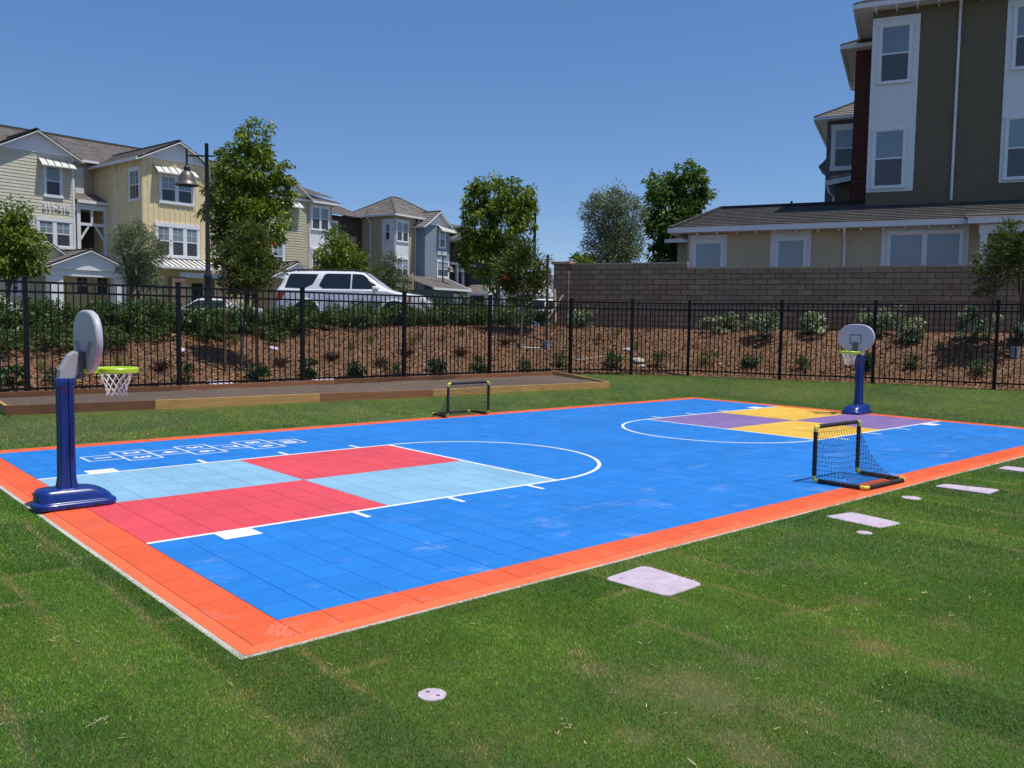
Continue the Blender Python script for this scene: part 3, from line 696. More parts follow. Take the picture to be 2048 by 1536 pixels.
# ------------------------------------------------------------------ utility lids set in the lawn
def lid(label, pts, rnd, z=.006, holes=(), group='irrigation boxes set in the lawn', grooves=0, lip=.05):
    P = np.array(pts, float); c = P.mean(0); zb = float(hgt(c[0], c[1]))
    m = MB((c[0], c[1], zb)); poly = []
    if rnd == 'round':
        rad = pts_r = np.linalg.norm(P-c, axis=1).mean(); poly = [c+rad*np.array([math.cos(a), math.sin(a)]) for a in np.linspace(0, 2*np.pi, 33)[:-1]]
    else:
        n = len(P)
        for i in range(n):
            a, b, d = P[i-1], P[i], P[(i+1) % n]; u = (a-b)/np.linalg.norm(a-b); v = (d-b)/np.linalg.norm(d-b)
            for t in np.linspace(0, 1, 6): poly.append(b+u*rnd*(1-t)**2+v*rnd*t**2)
    poly = np.array(poly)
    # tilt with the ground under the lid
    gx_ = float(hgt(c[0]+.2, c[1])-hgt(c[0]-.2, c[1]))/.4; gy_ = float(hgt(c[0], c[1]+.2)-hgt(c[0], c[1]-.2))/.4
    zz = lambda q: zb+z+(q[0]-c[0])*gx_+(q[1]-c[1])*gy_
    rings = []
    for s, dz in ((1.0, -lip), (1.0, -.004), (.985, 0), (.5, .0005)): rings.append([(*(c+(q-c)*s), zz(c+(q-c)*s)+dz) for q in poly])
    m.loft(rings); o = m.build('irrigation_box', M['lid'], None, smoothf=30); tag(o, label, 'irrigation box', group)
    for dx, dy in holes:
        h = MB(); q = (c[0]+dx, c[1]+dy); h.lathe([(.0095, -.004), (.0095, .0012), (.0005, .0012)], (q[0]-c[0], q[1]-c[1], zz(q)-zb), 10); h.build('finger_hole', M['lidhole'], o)
    if grooves:
        gm = MB(); ax = (P[1]-P[0]); L = np.linalg.norm(ax); ax /= L; pe = P[3]-P[0]
        for k in range(1, grooves): 
            a = P[0]+pe*k/grooves+ax*.03; b = a+ax*(L-.06); gm.bar((a[0]-c[0], a[1]-c[1], zz(a)-zb+.0006), (b[0]-c[0], b[1]-c[1], zz(b)-zb+.0006), .004, .0014)
        gm.build('groove', M['lidhole2'], o)
    return o
M['lidhole2'] = basic('lid_groove', '#bcacbf', .8, .05)
G2 = lambda px, py: hit(px, py)[:2]
c0 = G2(862, 1392); rr0 = .062
lid('round lilac lid with two finger holes, nearest of the lids in the lawn', [c0+rr0*np.array([math.cos(a), math.sin(a)]) for a in np.linspace(0, 6, 8)], 'round', holes=((.0, .03), (.012, -.026)))
lid('large rounded lilac lid lying right beside the near orange edge', [G2(1206, 1160), G2(1288, 1133), G2(1409, 1172), G2(1335, 1197)], .07, holes=((-.12, .16),), grooves=7)
lid('long lilac lid between the near soccer goal and a tiny round lid', [G2(1648, 1034), G2(1704, 1025), G2(1806, 1048), G2(1762, 1058)], .06, grooves=5)
c1 = G2(1728, 1067); lid('tiny grey round lid just below a long lilac lid', [c1+.06*np.array([math.cos(a), math.sin(a)]) for a in np.linspace(0, 6, 8)], 'round')
c1 = G2(1822, 997); lid('round pale lid in the grass behind the near goal rear corner', [c1+.088*np.array([math.cos(a), math.sin(a)]) for a in np.linspace(0, 6, 8)], 'round')
lid('long pale lid standing a little proud of the lawn right of the goal', [G2(1868, 975), G2(1890, 970), G2(2000, 982), G2(1978, 990)], .05, z=.014)
lid('pale lid cut by the right photo border beyond the other lids', [G2(1995, 939), G2(2012, 934), G2(2110, 946), G2(2092, 951)], .05, z=.014)

# ------------------------------------------------------------------ iron fence
def fence_run(name, label, pts):
    t = thing(name, label, 'fence', (pts[0][0], pts[0][1], float(hgt(*pts[0]))), 0, 'black iron fence runs')
    O = np.array(t.location)
    Z = [.275 for p in pts]
    for k, p in enumerate(pts):
        if name == 'iron_fence' and k == 0 and pts is FENCE_B: continue
        m = MB(O); h = .036; z = Z[k]; d = np.array(pts[min(k+1, len(pts)-1)])-np.array(pts[max(k-1, 0)]); d = d/np.hypot(*d)
        ax = np.array([d[0], d[1], 0]); ay = np.array([-d[1], d[0], 0])
        m.box((p[0], p[1], z+.88), ax*h, ay*h, (0, 0, 1.03)); m.box((p[0], p[1], z+1.925), ax*(h+.006), ay*(h+.006), (0, 0, .016))
        m.build('post', M['iron'], t, bevel=.003)
    for a, b, za, zb in zip(pts[:-1], pts[1:], Z[:-1], Z[1:]):
        A = np.array([a[0], a[1], za]); B = np.array([b[0], b[1], zb]); d = (B-A); L = np.linalg.norm(d); d /= L
        m = MB(O); n = max(2, int(round((L-.07)/.112)))
        for q in range(1, n):
            p = A+d*(.036+(L-.072)*q/n); m.bar(p+(0, 0, .04), p+(0, 0, 1.83), .017, .017)
        pan = m.build('picket_panel', M['iron'], t)
        for zz, hh in ((1.845, .036), (1.69, .034), (.13, .034)):
            r_ = MB(O); r_.bar(A+d*.036+(0, 0, zz), B-d*.036+(0, 0, zz), .030, hh); r_.build('rail', M['iron'], pan)
    return t
fence_run('iron_fence', 'black iron picket fence running along behind the timber bed', FENCE_A)
fence_run('iron_fence', 'black iron picket fence below the block wall, right of the corner post', FENCE_B)

# ------------------------------------------------------------------ timber bed
bed = thing('timber_bed', 'long raised bed of timber boards filled with bare soil along the fence', 'planter', (0, 9.8, 0))
FLp, FRp = np.array([.95, 9.90]), np.array([13.05, 9.42])
a = hit(10, 832)[:2]; b = hit(1220, 776)[:2]; mid = hit(640, 802)[:2]
FLp, FRp = np.array(a), np.array(b)
BRp = hit(1150, 760)[:2]; BLp = np.array([a[0]-.05, 11.30]); BRp = np.array([BRp[0], 11.28])
fd = (FRp-FLp); FLn = np.linalg.norm(fd); fd /= FLn; fn = np.array([-fd[1], fd[0]])
ZB = .135
def board(p, q, mat, t=.045, h=.145, side=1):
    p, q = np.array(p), np.array(q); d = (q-p)/np.linalg.norm(q-p); n = np.array([-d[1], d[0]])*side
    za, zb = float(hgt(*p)), float(hgt(*q)); m = MB((0, 9.8, 0))
    V = []
    for (c_, z) in ((p+d*.002, za), (q-d*.002, zb)):
        for off, dz in ((0, -.05), (t, -.05), (t, h), (0, h)): V.append((*(c_+n*off), z+dz))
    m.loft([V[:4], V[4:]]); m.build('board', mat, bed, bevel=.004)
cuts = [0, .105, .325, .535, .70, .86, 1.0]; mats = ['woodred', 'woodred', 'woodtan', 'woodred', 'woodred', 'woodtan']
sp = [(10, 'wooddark'), (310, 'woodtan'), (640, 'woodred'), (862, 'woodtan'), (980, 'woodtan')]
xs_ = [hit(px, 833-(px-10)*57/1210)[:2] for px, _ in sp]; fr = [float((p-FLp)@fd)/FLn for p in xs_]+[1.0]; fr[0] = 0
for (px, mt), u, v in zip(sp, fr[:-1], fr[1:]): board(FLp+fd*FLn*u, FLp+fd*FLn*v, M[mt])
board(FLp-fd*.002+fn*.046, BLp, M['woodtan'], side=-1); board(FRp+fd*.002+fn*.046, BRp, M['woodtan'], side=1)
for k in range(4):
    u, v = k/4, (k+1)/4; board(BLp+(BRp-BLp)*u, BLp+(BRp-BLp)*v, M['woodred' if k % 2 else 'wooddark'], h=.11, side=-1)
m = MB((0, 9.8, 0)); nx_, ny_ = 60, 10; Vg = []
for j in range(ny_+1):
    for i in range(nx_+1):
        p = (FLp+fn*.04)*(1-i/nx_)*(1-j/ny_)+(FRp+fn*.04)*(i/nx_)*(1-j/ny_)+(BLp+(0, -.04))*(1-i/nx_)*(j/ny_)+(BRp+(0, -.04))*(i/nx_)*(j/ny_)
        f_ = FLp+fd*FLn*i/nx_; zf = float(hgt(*f_))+.118; zk = .292
        Vg.append((*p, zf*(1-j/ny_)+zk*(j/ny_)+random.uniform(-.008, .008)))
m.mesh(Vg, [(j*(nx_+1)+i, j*(nx_+1)+i+1, (j+1)*(nx_+1)+i+1, (j+1)*(nx_+1)+i) for j in range(ny_) for i in range(nx_)])
m.build('soil_fill', M['soil'], bed, smoothf=180)
# ------------------------------------------------------------------ foliage
M['leaf_bright'] = leafmat('leaf_bright', [(0, '#2a3c0c'), (.35, '#4c6417'), (.65, '#778c2a'), (.88, '#a9ab48'), (1, '#c4ad5c')])
M['leaf_mid'] = leafmat('leaf_mid', [(0, '#182a0a'), (.5, '#2f4a12'), (.85, '#4f6c22'), (1, '#7d8c3c')])
M['leaf_dark'] = leafmat('leaf_dark', [(0, '#2b4118'), (.5, '#54712f'), (.85, '#7f994b'), (1, '#aab872')])
M['leaf_olive'] = leafmat('leaf_olive', [(0, '#38452c'), (.5, '#6a7754'), (.85, '#a0a988'), (1, '#cbcdb6')], .2)
M['leaf_willow'] = leafmat('leaf_willow', [(0, '#2a3512'), (.5, '#4c5b22'), (.85, '#71793a'), (1, '#998f4d')])
M['leaf_hedge'] = leafmat('leaf_hedge', [(0, '#1c2e12'), (.5, '#3b5420'), (.8, '#677c3c'), (1, '#b5ba88')])
M['leaf_pale'] = leafmat('leaf_pale', [(0, '#2f3f24'), (.45, '#5d6d48'), (.68, '#a5ad8c'), (1, '#f4f4ea')], .2)
M['leaf_herb'] = leafmat('leaf_herb', [(0, '#1c3018'), (.5, '#34512a'), (.85, '#597845'), (1, '#93a07a')], .25)
M['leaf_red'] = leafmat('leaf_red', [(0, '#241712'), (.5, '#41271d'), (.85, '#63402f'), (1, '#8a6a45')], .2)
M['leaf_grassy'] = leafmat('leaf_grassy', [(0, '#4b4f20'), (.5, '#777538'), (.85, '#a79d5a'), (1, '#c9bd82')], .3)
M['flower'] = leafmat('red_flower', [(0, '#b0311c'), (1, '#e06a35')], .3)

def leaves(P, D, L, W, droop=.25, nrm=None):
    n = len(P); D = D/np.linalg.norm(D, axis=1, keepdims=True)
    r = RNG.normal(0, 1, (n, 3)) if nrm is None else nrm
    S = np.cross(D, r); S /= np.linalg.norm(S, axis=1, keepdims=True)+1e-9; N = np.cross(S, D)
    L = L[:, None]; W = W[:, None]
    mid = P+D*L*.5+N*L*.06; tip = P+D*L-np.array([0, 0, 1])*L*droop
    V = np.stack([P, mid+S*W*.5, tip, mid-S*W*.5], 1).reshape(-1, 3); i = np.arange(n)*4
    return V, np.stack([i, i+1, i+2, i+3], 1)
def sph(n):
    v = RNG.normal(0, 1, (n, 3)); return v/np.linalg.norm(v, axis=1, keepdims=True)

def crown(lobes, n, leaf, mode='broad', shell=.55, clump=.32, zsq=1.0):
    """lobes: list of (centre, rx, ry, rz); returns leaf mesh filling the lobes with clumps"""
    vol = np.array([l[1]*l[2]*l[3] for l in lobes])**.75; vol /= vol.sum()
    Ps = []; Ds = []; Cn = []
    for (c, rx, ry, rz), f in zip(lobes, vol):
        m = max(6, int(n*f)); nc = max(4, int(m/34))
        u = sph(nc)*(RNG.uniform(shell**2.2, 1.06, nc)**(1/2.2))[:, None]; u *= (1+RNG.normal(0, .07, nc))[:, None]
        cc = np.array(c)+u*np.array([rx, ry, rz])
        k = RNG.integers(0, nc, m); cs = clump*RNG.uniform(.5, 1.25, nc)
        off = sph(m)*(RNG.random(m)**.45)[:, None]*cs[k][:, None]*np.array([1, 1, .75])
        P = cc[k]+off; Ps.append(P); out = u[k]/(np.linalg.norm(u[k], axis=1, keepdims=True)+.01)
        Ds.append(off/(cs[k][:, None])*.9+out*.5+RNG.normal(0, .45, (m, 3))+np.array([0, 0, -.15 if mode == 'broad' else .35]))
        Cn.append(np.clip(RNG.beta(2.2, 2.4, nc)[k]*.55+RNG.beta(2, 2, m)*.5, 0, 1))
    P = np.concatenate(Ps); D = np.concatenate(Ds); t = np.concatenate(Cn); m = len(P)
    if mode == 'broad': V, F = leaves(P, D, leaf*RNG.uniform(.7, 1.3, m), leaf*.5*RNG.uniform(.7, 1.2, m), .3)
    else: V, F = leaves(P, D, leaf*RNG.uniform(.7, 1.35, m), leaf*.24*RNG.uniform(.8, 1.3, m), .12)
    return V, F, t

def tree(name, label, base, lobes_px, dep, n, leaf, mat, mode='broad', trunk_r=.08, fork=None, depth=1.0, clump=.32, shell=.5, group='trees round the parking lot', multi=1, bark='bark', flowers=0, cat='tree'):
    """lobes_px: (px, py, rx_px, ry_px) ellipses seen in the photograph, given real size at distance dep"""
    base = np.array(base, float); t = thing(name, label, cat, base, 0, group)
    k = dep/CF; lobes = []
    for px, py, rx, ry in lobes_px:
        off = RNG.uniform(-.35, .35)*rx*k*depth
        lobes.append((at(px, py, dep+off), rx*k, rx*k*depth, ry*k))
    V, F, tn = crown(lobes, n, leaf, mode, shell, clump)
    C0 = np.mean([l[0] for l in lobes], 0); top = max(l[0][2]+l[3] for l in lobes)
    m = MB(base)
    for q in range(multi):
        b = base+np.array([RNG.normal(0, .12), RNG.normal(0, .12), -.05])*(multi > 1)+np.array([0, 0, -.05])
        e = np.array([C0[0], C0[1], base[2]+(top-base[2])*.8])+np.array([RNG.normal(0, .3), RNG.normal(0, .3), 0])*(multi > 1)
        pts = [b+(e-b)*s+np.array([math.sin(s*5+q)*.05, math.cos(s*4+q)*.05, 0])*s for s in np.linspace(0, 1, 9)]
        m.tube(pts, [trunk_r*(1.15-.95*s) if i else trunk_r*1.45 for i, s in enumerate(np.linspace(0, 1, 9))], 8)
        for (c, rx, ry, rz) in lobes:                        # limbs into every lobe
            for r_ in range(2 if rx > .5 else 1):
                s = RNG.uniform(.3, .62); p0 = b+(e-b)*s; p2 = np.array(c)+sph(1)[0]*np.array([rx, ry, rz])*.6
                if p2[2] < p0[2]: p0 = b+(e-b)*max(.2, (p2[2]-base[2])/(e[2]-base[2])*.6)
                p1 = (p0+p2)/2+np.array([0, 0, -.08*np.linalg.norm(p2-p0)])
                m.tube([p0, p1, p2], [trunk_r*.42, trunk_r*.28, trunk_r*.1], 6, cap=False)
    m.build('trunk', M[bark], t, smoothf=50)
    np_mesh('crown', V, F, M[mat], t, tn, base)
    if flowers:
        P = []
        for q in range(flowers):
            l = lobes[RNG.integers(0, len(lobes))]; P.append(np.array(l[0])+sph(1)[0]*np.array(l[1:])*.95)
        P = np.repeat(np.array(P), 60, 0)+RNG.normal(0, .025, (flowers*60, 3)); V, F = leaves(P, sph(len(P)), np.full(len(P), .05), np.full(len(P), .018))
        np_mesh('blossom', V, F, M['flower'], t, RNG.random(len(F)), base)
    return t
def gnd(px, dep): 
    p = at(px, 640, dep); return np.array([p[0], p[1], float(hgt(p[0], p[1]))])

tree('street_tree', 'tallest leafy tree, standing right of the near lamp post', gnd(492, 30), [(510, 275, 28, 34), (495, 330, 60, 45), (460, 330, 32, 30), (545, 385, 42, 40), (570, 350, 22, 22), (480, 400, 66, 50), (520, 440, 56, 55), (440, 430, 36, 40), (468, 480, 40, 45), (520, 500, 36, 42), (495, 300, 22, 26), (530, 320, 24, 22)], 30, 15500, .15, 'leaf_bright', trunk_r=.10, clump=.24)
tree('street_tree', 'broad leafy tree beside the tall lamp left of the block wall', gnd(996, 37), [(985, 385, 48, 32), (1030, 390, 42, 30), (948, 400, 28, 20), (960, 450, 44, 44), (1005, 445, 54, 50), (1045, 430, 30, 36), (965, 510, 46, 42), (1010, 510, 46, 40), (1064, 392, 12, 20), (940, 495, 22, 26), (985, 550, 30, 22)], 37, 13500, .17, 'leaf_bright', trunk_r=.11, clump=.27)
tree('street_tree', 'bright green tree at the left border in front of the numbered building', gnd(12, 29), [(30, 420, 24, 26), (20, 470, 44, 40), (50, 490, 34, 34), (15, 520, 40, 34), (60, 525, 26, 24), (-25, 480, 40, 50)], 29, 8000, .14, 'leaf_bright', trunk_r=.07)
tree('olive_tree', 'grey green olive tree before the yellow building', gnd(283, 32), [(265, 460, 28, 20), (280, 490, 48, 36), (250, 490, 24, 28), (300, 520, 32, 38), (275, 545, 34, 30), (298, 560, 26, 20)], 32, 11000, .11, 'leaf_olive', 'slim', trunk_r=.06, multi=2, clump=.24)
tree('young_tree', 'small bushy green tree above the rear roof of the white car', gnd(678, 44), [(680, 480, 24, 22), (665, 510, 34, 26), (695, 515, 28, 26), (678, 540, 40, 22), (715, 535, 12, 20)], 44, 5000, .17, 'leaf_bright', trunk_r=.07)
tree('young_tree', 'round dull green tree rising behind the hood of the white car', gnd(776, 46), [(780, 530, 24, 22), (775, 555, 34, 24), (800, 570, 28, 22), (755, 575, 24, 20)], 46, 4500, .15, 'leaf_willow', 'slim', trunk_r=.06)
tree('olive_tree', 'silvery olive tree behind the block wall', gnd(1232, 33), [(1232, 505, 40, 34), (1230, 400, 42, 24), (1200, 425, 34, 30), (1262, 430, 32, 34), (1230, 460, 50, 40), (1205, 490, 34, 36), (1255, 495, 36, 34), (1190, 410, 16, 14)], 33, 17000, .13, 'leaf_olive', 'slim', trunk_r=.09, multi=2, clump=.3)
tree('evergreen_tree', 'dark green tree behind the block wall next to the low roof', gnd(1350, 34), [(1380, 350, 26, 24), (1325, 375, 36, 30), (1380, 385, 34, 36), (1345, 420, 50, 40), (1320, 465, 28, 40), (1365, 460, 40, 36), (1340, 505, 40, 30), (1405, 400, 14, 22)], 34, 10500, .18, 'leaf_dark', trunk_r=.1, clump=.27)
tree('distant_tree', 'small round bright green treetop just above the left end of the block wall', gnd(1168, 52), [(1160, 522, 14, 14), (1180, 522, 14, 13), (1170, 535, 24, 14)], 52, 2500, .2, 'leaf_bright', trunk_r=.1)
tree('staked_tree', 'thin feathery tree with orange flowers, staked on the bank left of the white car', hit(481, 742), [(500, 465, 26, 26), (480, 510, 44, 36), (525, 500, 26, 34), (450, 530, 26, 26), (500, 550, 50, 30), (545, 545, 20, 22), (470, 570, 40, 18)], 17.6, 4600, .125, 'leaf_willow', 'slim', trunk_r=.022, clump=.2, shell=.2, flowers=5)
tree('staked_tree', 'thin feathery tree staked on the bank in front of the broad leafy tree', hit(1040, 700), [(1045, 500, 26, 26), (1030, 535, 34, 32), (1065, 530, 30, 36), (1020, 560, 26, 24), (1055, 575, 36, 28), (1090, 560, 14, 20)], 24, 4600, .14, 'leaf_willow', 'slim', trunk_r=.03, clump=.24, shell=.2, flowers=2)
tree('staked_tree', 'thin feathery tree against the block wall, left of the photo border', hit(1977, 692), [(1985, 520, 28, 30), (1975, 555, 26, 24), (2005, 500, 22, 26), (2010, 550, 20, 22), (1980, 585, 18, 14)], 20.2, 1700, .12, 'leaf_willow', 'slim', trunk_r=.02, clump=.18, shell=.2)
tree('staked_tree', 'feathery light green tree cut by the right photo border', hit(2043, 690), [(2020, 470, 22, 24), (2050, 490, 28, 30), (2030, 530, 26, 26), (2070, 540, 28, 30), (2000, 480, 14, 20)], 19.8, 1800, .13, 'leaf_willow', 'slim', trunk_r=.02, clump=.2, shell=.2)

def stake(label, px, py, top, r=.03, mat='stake', group='tree stakes on the bank'):
    p = hit(px, py); d = float((p-CAM)@_d); q = at(px, top, d); m = MB(p); m.tube([p-(0, 0, .1), (p[0], p[1], q[2])], r, 8); tag(m.build('tree_stake', M[mat], None, smoothf=50), label, 'stake', group)
stake('round wood stake left of the thin tree with orange flowers', 450, 742, 520, .035)
stake('round wood stake right of the thin tree with orange flowers', 514, 742, 520, .035)
stake('tall dark stake standing just left of the block wall', 1093, 684, 510, .036)
stake('thin dark stake between the two thin trees at the right border', 2008, 690, 555, .014)
stake('brown stake supporting the feathery tree at the right border', 2040, 690, 560, .03)

# bushes round the parking lot
def bush(name, label, base, r, h, n, leaf, mat, mode='broad', group=None, clump=.14, shell=.3, cat='bush', stems=True):
    base = np.array(base, float); t = thing(name, label, cat, base, 0, group)
    lobes = [(base+np.array([RNG.normal(0, r*.35), RNG.normal(0, r*.35), h*RNG.uniform(.42, .6)]), r*RNG.uniform(.6, .85), r*RNG.uniform(.6, .85), h*RNG.uniform(.4, .55)) for k in range(4)]
    V, F, tn = crown(lobes, n, leaf, mode, shell, clump); V[:, 2] = np.maximum(V[:, 2], base[2]-.02)
    m = MB(base)
    for k in range(5):
        a = RNG.uniform(0, 6.28); m.tube([base+(0, 0, -.03), base+(math.cos(a)*r*.2, math.sin(a)*r*.2, h*.4), base+(math.cos(a)*r*.45, math.sin(a)*r*.45, h*.75)], [.012, .009, .004], 5, cap=False)
    m.build('stem', M['bark'], t); np_mesh('foliage', V, F, M[mat], t, tn, base); return t
bush('photinia_bush', 'reddish green bush beyond the hood of the white car', gnd(850, 41), .95, 1.9, 2600, .13, 'leaf_hedge', group='bushes beyond the parked cars', clump=.2)
bush('photinia_bush', 'dark bush between the round dull green tree and the reddish bush', gnd(815, 43), 1.0, 2.0, 2600, .13, 'leaf_mid', group='bushes beyond the parked cars', clump=.2)
bush('photinia_bush', 'reddish bush under the broad leafy tree, left of its trunk', gnd(940, 40), .8, 1.8, 2200, .13, 'leaf_hedge', group='bushes beyond the parked cars', clump=.2)
bush('photinia_bush', 'dark narrow bush behind the thin trees left of the block wall', gnd(1080, 44), .7, 2.3, 2200, .13, 'leaf_dark', group='bushes beyond the parked cars', clump=.2)
bush('photinia_bush', 'dark bush at the foot of the broad leafy tree, right of its trunk', gnd(1035, 39), 1.0, 1.5, 2200, .13, 'leaf_dark', group='bushes beyond the parked cars', clump=.2)

# hedge along the top of the bank: separate shrubs grown together
hedge_px = [(-30, 690, 604), (25, 690, 604), (75, 688, 600), (125, 686, 598), (175, 690, 600), (225, 688, 602), (275, 690, 604), (325, 690, 606), (372, 690, 610), (420, 688, 606), (466, 684, 612), (512, 680, 612), (556, 676, 610), (600, 672, 606), (644, 664, 608), (688, 660, 608), (730, 658, 608), (772, 652, 610), (812, 648, 612), (850, 644, 612), (888, 640, 612), (926, 638, 614), (964, 636, 616), (1004, 636, 618), (1046, 636, 620), (1084, 636, 622)]
hl = ['under the tree at the left border', 'behind the leftmost fence post', 'before the white porch columns', 'below the olive tree', 'in front of the silver car', 'left of the white car', 'below the rear wheel of the white car', 'below the doors of the white car', 'below the front wheel of the white car', 'past the nose of the white car', 'under the broad leafy tree', 'nearest the block wall']
def on_y(px, Y):
    v = ray(px, 640); t = (Y-CAM[1])/v[1]; p = CAM+v*t; return np.array([p[0], p[1], float(hgt(p[0], p[1]))])
for i, (px, yb, yt) in enumerate(hedge_px):
    Y = 14.9 if px < 560 else 14.9+.9*min(1, (px-560)/150)
    p = on_y(px, Y); d = float((p-CAM)@_d); h = max(.6, float(at(px, yt, d)[2]-p[2])-.06); wd = .60+.006*max(0, d-16)
    lab = 'dense green hedge shrub '+hl[min(len(hl)-1, int((px+30)/93))]
    bush('hedge_shrub', lab, p, wd*.95, h, int(2100), .068, 'leaf_hedge', group='hedge shrubs along the top of the bank', clump=.13, cat='hedge', shell=.25)
for px, Y in ((0, 13.7), (45, 13.6), (100, 13.9), (150, 13.8), (215, 13.9), (330, 14.1), (430, 14.2), (540, 14.2)):
    p = on_y(px, Y); bush('ground_shrub', 'low green shrub on the bank %s' % ('left of the nearest backboard' if px < 180 else 'right of the nearest backboard'), p, .5, .42, 1100, .06, 'leaf_hedge', group='low shrubs below the hedge', clump=.12, cat='shrub')

# pale shrubs along the block wall
for lab, px, yb, wpx, yt in [('leftmost pale leaved shrub along the block wall', 1160, 645, 52, 612), ('pale leaved shrub left of the widest one by the wall', 1222, 648, 62, 610), ('widest pale leaved shrub below the step in the wall top', 1322, 656, 100, 606), ('pale leaved shrub midway between the wall step and the far hoop', 1448, 664, 66, 622), ('bushy pale shrub by the third fence post from the right', 1530, 678, 66, 612), ('low pale shrub left of the far hoop backboard', 1626, 668, 62, 626), ('pale shrub right above the far hoop backboard', 1748, 668, 66, 612), ('round green and white shrub just right of the far backboard', 1814, 680, 58, 622), ('tallest pale leaved shrub beside a thin tree trunk', 1948, 680, 62, 606), ('pale leaved shrub cut by the right photo border', 2045, 680, 50, 634)]:
    p = hit(px, yb); d = float((p-CAM)@_d); r = wpx/2*d/CF; h = float(at(px, yt, d)[2]-p[2])
    bush('pale_shrub', lab, p, r*.95, h, int(1150*wpx/60), .085, 'leaf_pale', group='pale leaved shrubs along the wall', clump=.13, cat='shrub')

# small plants on the bank
near_ref = lambda px: ('left of the nearest hoop' if px < 130 else 'right of the near hoop net' if px < 420 else 'left of the white car' if px < 620 else 'below the white car' if px < 840 else 'behind the far soccer goal' if px < 1010 else 'left of the fence corner post' if px < 1150 else 'behind the corner fence panels' if px < 1380 else 'left of the far hoop' if px < 1650 else 'right of the far hoop')
for px, py in [(116, 764), (366, 768), (251, 764), (508, 762), (617, 752), (713, 754), (798, 753), (880, 749), (961, 743), (1047, 742), (1122, 733), (1220, 733), (1312, 735), (1409, 730), (1505, 734), (1605, 738), (1730, 736), (1824, 738), (1957, 750), (30, 770)]:
    p = hit(px, py); d = float((p-CAM)@_d); r = random.uniform(.17, .25); lab = 'small green plant on the bank '+near_ref(px)
    bush('bank_plant', lab, p, r, random.uniform(.3, .42), 420, .075, 'leaf_herb', 'slim' if random.random() < .4 else 'broad', group='small green plants on the bank', clump=.09, cat='plant')
def tuft(name, lab, p, n, L, W, mat, spread=.8, group=None):
    t = thing(name, lab, 'grass tuft', p, 0, group); D = np.stack([RNG.normal(0, spread, n), RNG.normal(0, spread, n), RNG.uniform(.7, 1.2, n)], 1)
    P = np.tile(p, (n, 1))+RNG.normal(0, .03, (n, 3))*np.array([1, 1, .1]); V, F = leaves(P, D, L*RNG.uniform(.6, 1.2, n), np.full(n, W), .18)
    np_mesh('grass_blades', V, F, M[mat], t, RNG.beta(2, 2, n), p); return t
for px, py in [(322, 742), (561, 733), (664, 722), (762, 733), (815, 713), (921, 712), (1010, 690)]:
    tuft('red_grass_tuft', 'dark red spiky grass tuft on the bank '+near_ref(px), hit(px, py), 130, .34, .014, 'leaf_red', .75, 'dark red grass tufts on the bank')
for px, py in [(84, 742), (40, 756), (235, 732), (704, 700), (826, 690), (839, 680), (886, 683), (924, 673), (741, 688), (1199, 680), (1273, 698), (1236, 670), (1110, 657), (470, 690), (1565, 700), (1690, 705), (1880, 700)]:
    tuft('dry_grass_tuft', 'small yellowish grass tuft on the bank '+near_ref(px), hit(px, py), 90, .30, .008, 'leaf_grassy', .28, 'yellowish grass tufts on the bank')

# lids, hoses and boxes on the bank
def bank_box(lab, px, py, wpx, hpx, kind):
    p = hit(px, py); d = float((p-CAM)@_d); w_ = wpx/2*d/CF; gx_ = float(hgt(p[0], p[1]+.1)-hgt(p[0], p[1]-.1))/.2
    m = MB(p); pts = []
    n = 24 if kind == 'round' else 4
    for k in range(n):
        a = 2*math.pi*k/n+(0 if kind == 'round' else math.pi/4); f = 1 if kind == 'round' else 1.35
        x, y = w_*f*math.cos(a), w_*f*math.sin(a)*(.8 if kind != 'round' else 1); pts.append(p+(x, y, .03+gx_*y))
    m.loft([[q-(0, 0, .08) for q in pts], pts]); tag(m.build('irrigation_box', M['lid'], None), lab, 'irrigation box', 'irrigation boxes in the bark bank')
bank_box('large square lilac lid in the bark behind the near hoop net', 441, 769, 50, 14, 'sq')
bank_box('square lilac lid in the bark left of the far soccer goal', 648, 762, 50, 14, 'sq')
bank_box('small round lilac lid in the bark at the bed edge', 566, 771, 24, 8, 'round')
bank_box('small round lilac lid half way up the bark bank', 548, 698, 16, 8, 'round')
bank_box('small raised round lid left of the thin tree with orange flowers', 362, 701, 16, 10, 'round')
def hose(lab, pts, r, mat):
    P = [hit(*q)+(0, 0, .02) for q in pts]; m = MB(P[0]); m.tube(P, r, 6); tag(m.build('hose', M[mat], None, smoothf=50), lab, 'hose', 'hoses lying on the bank')
hose('pale pipe lying on the bank right of the corner post', [(1150, 721), (1170, 720), (1190, 717), (1215, 713), (1250, 712)], .014, 'concrete')
hose('black hose curving over the bank beside the corner panels', [(1270, 714), (1290, 710), (1310, 711), (1340, 715), (1362, 712)], .018, 'blackplastic')
hose('thin pale hose by the grey box below the tall dark stake', [(1040, 695), (1060, 697), (1080, 697)], .015, 'white')
def ubox(lab, px, py, w_, h):
    p = hit(px, py); m = MB(p); m.bx(p[0]-w_/2, p[0]+w_/2, p[1]-w_/2, p[1]+w_/2, p[2]-.05, p[2]+h); m.bx(p[0]-w_/2-.01, p[0]+w_/2+.01, p[1]-w_/2-.01, p[1]+w_/2+.01, p[2]+h, p[2]+h+.02)
    tag(m.build('utility_box', M['greybox'], None, bevel=.01), lab, 'utility box', 'grey boxes on the bank')
ubox('grey box standing at the foot of the tall dark stake', 1093, 696, .17, .17); ubox('grey box at the right photo border on the bank', 2030, 713, .16, .2)
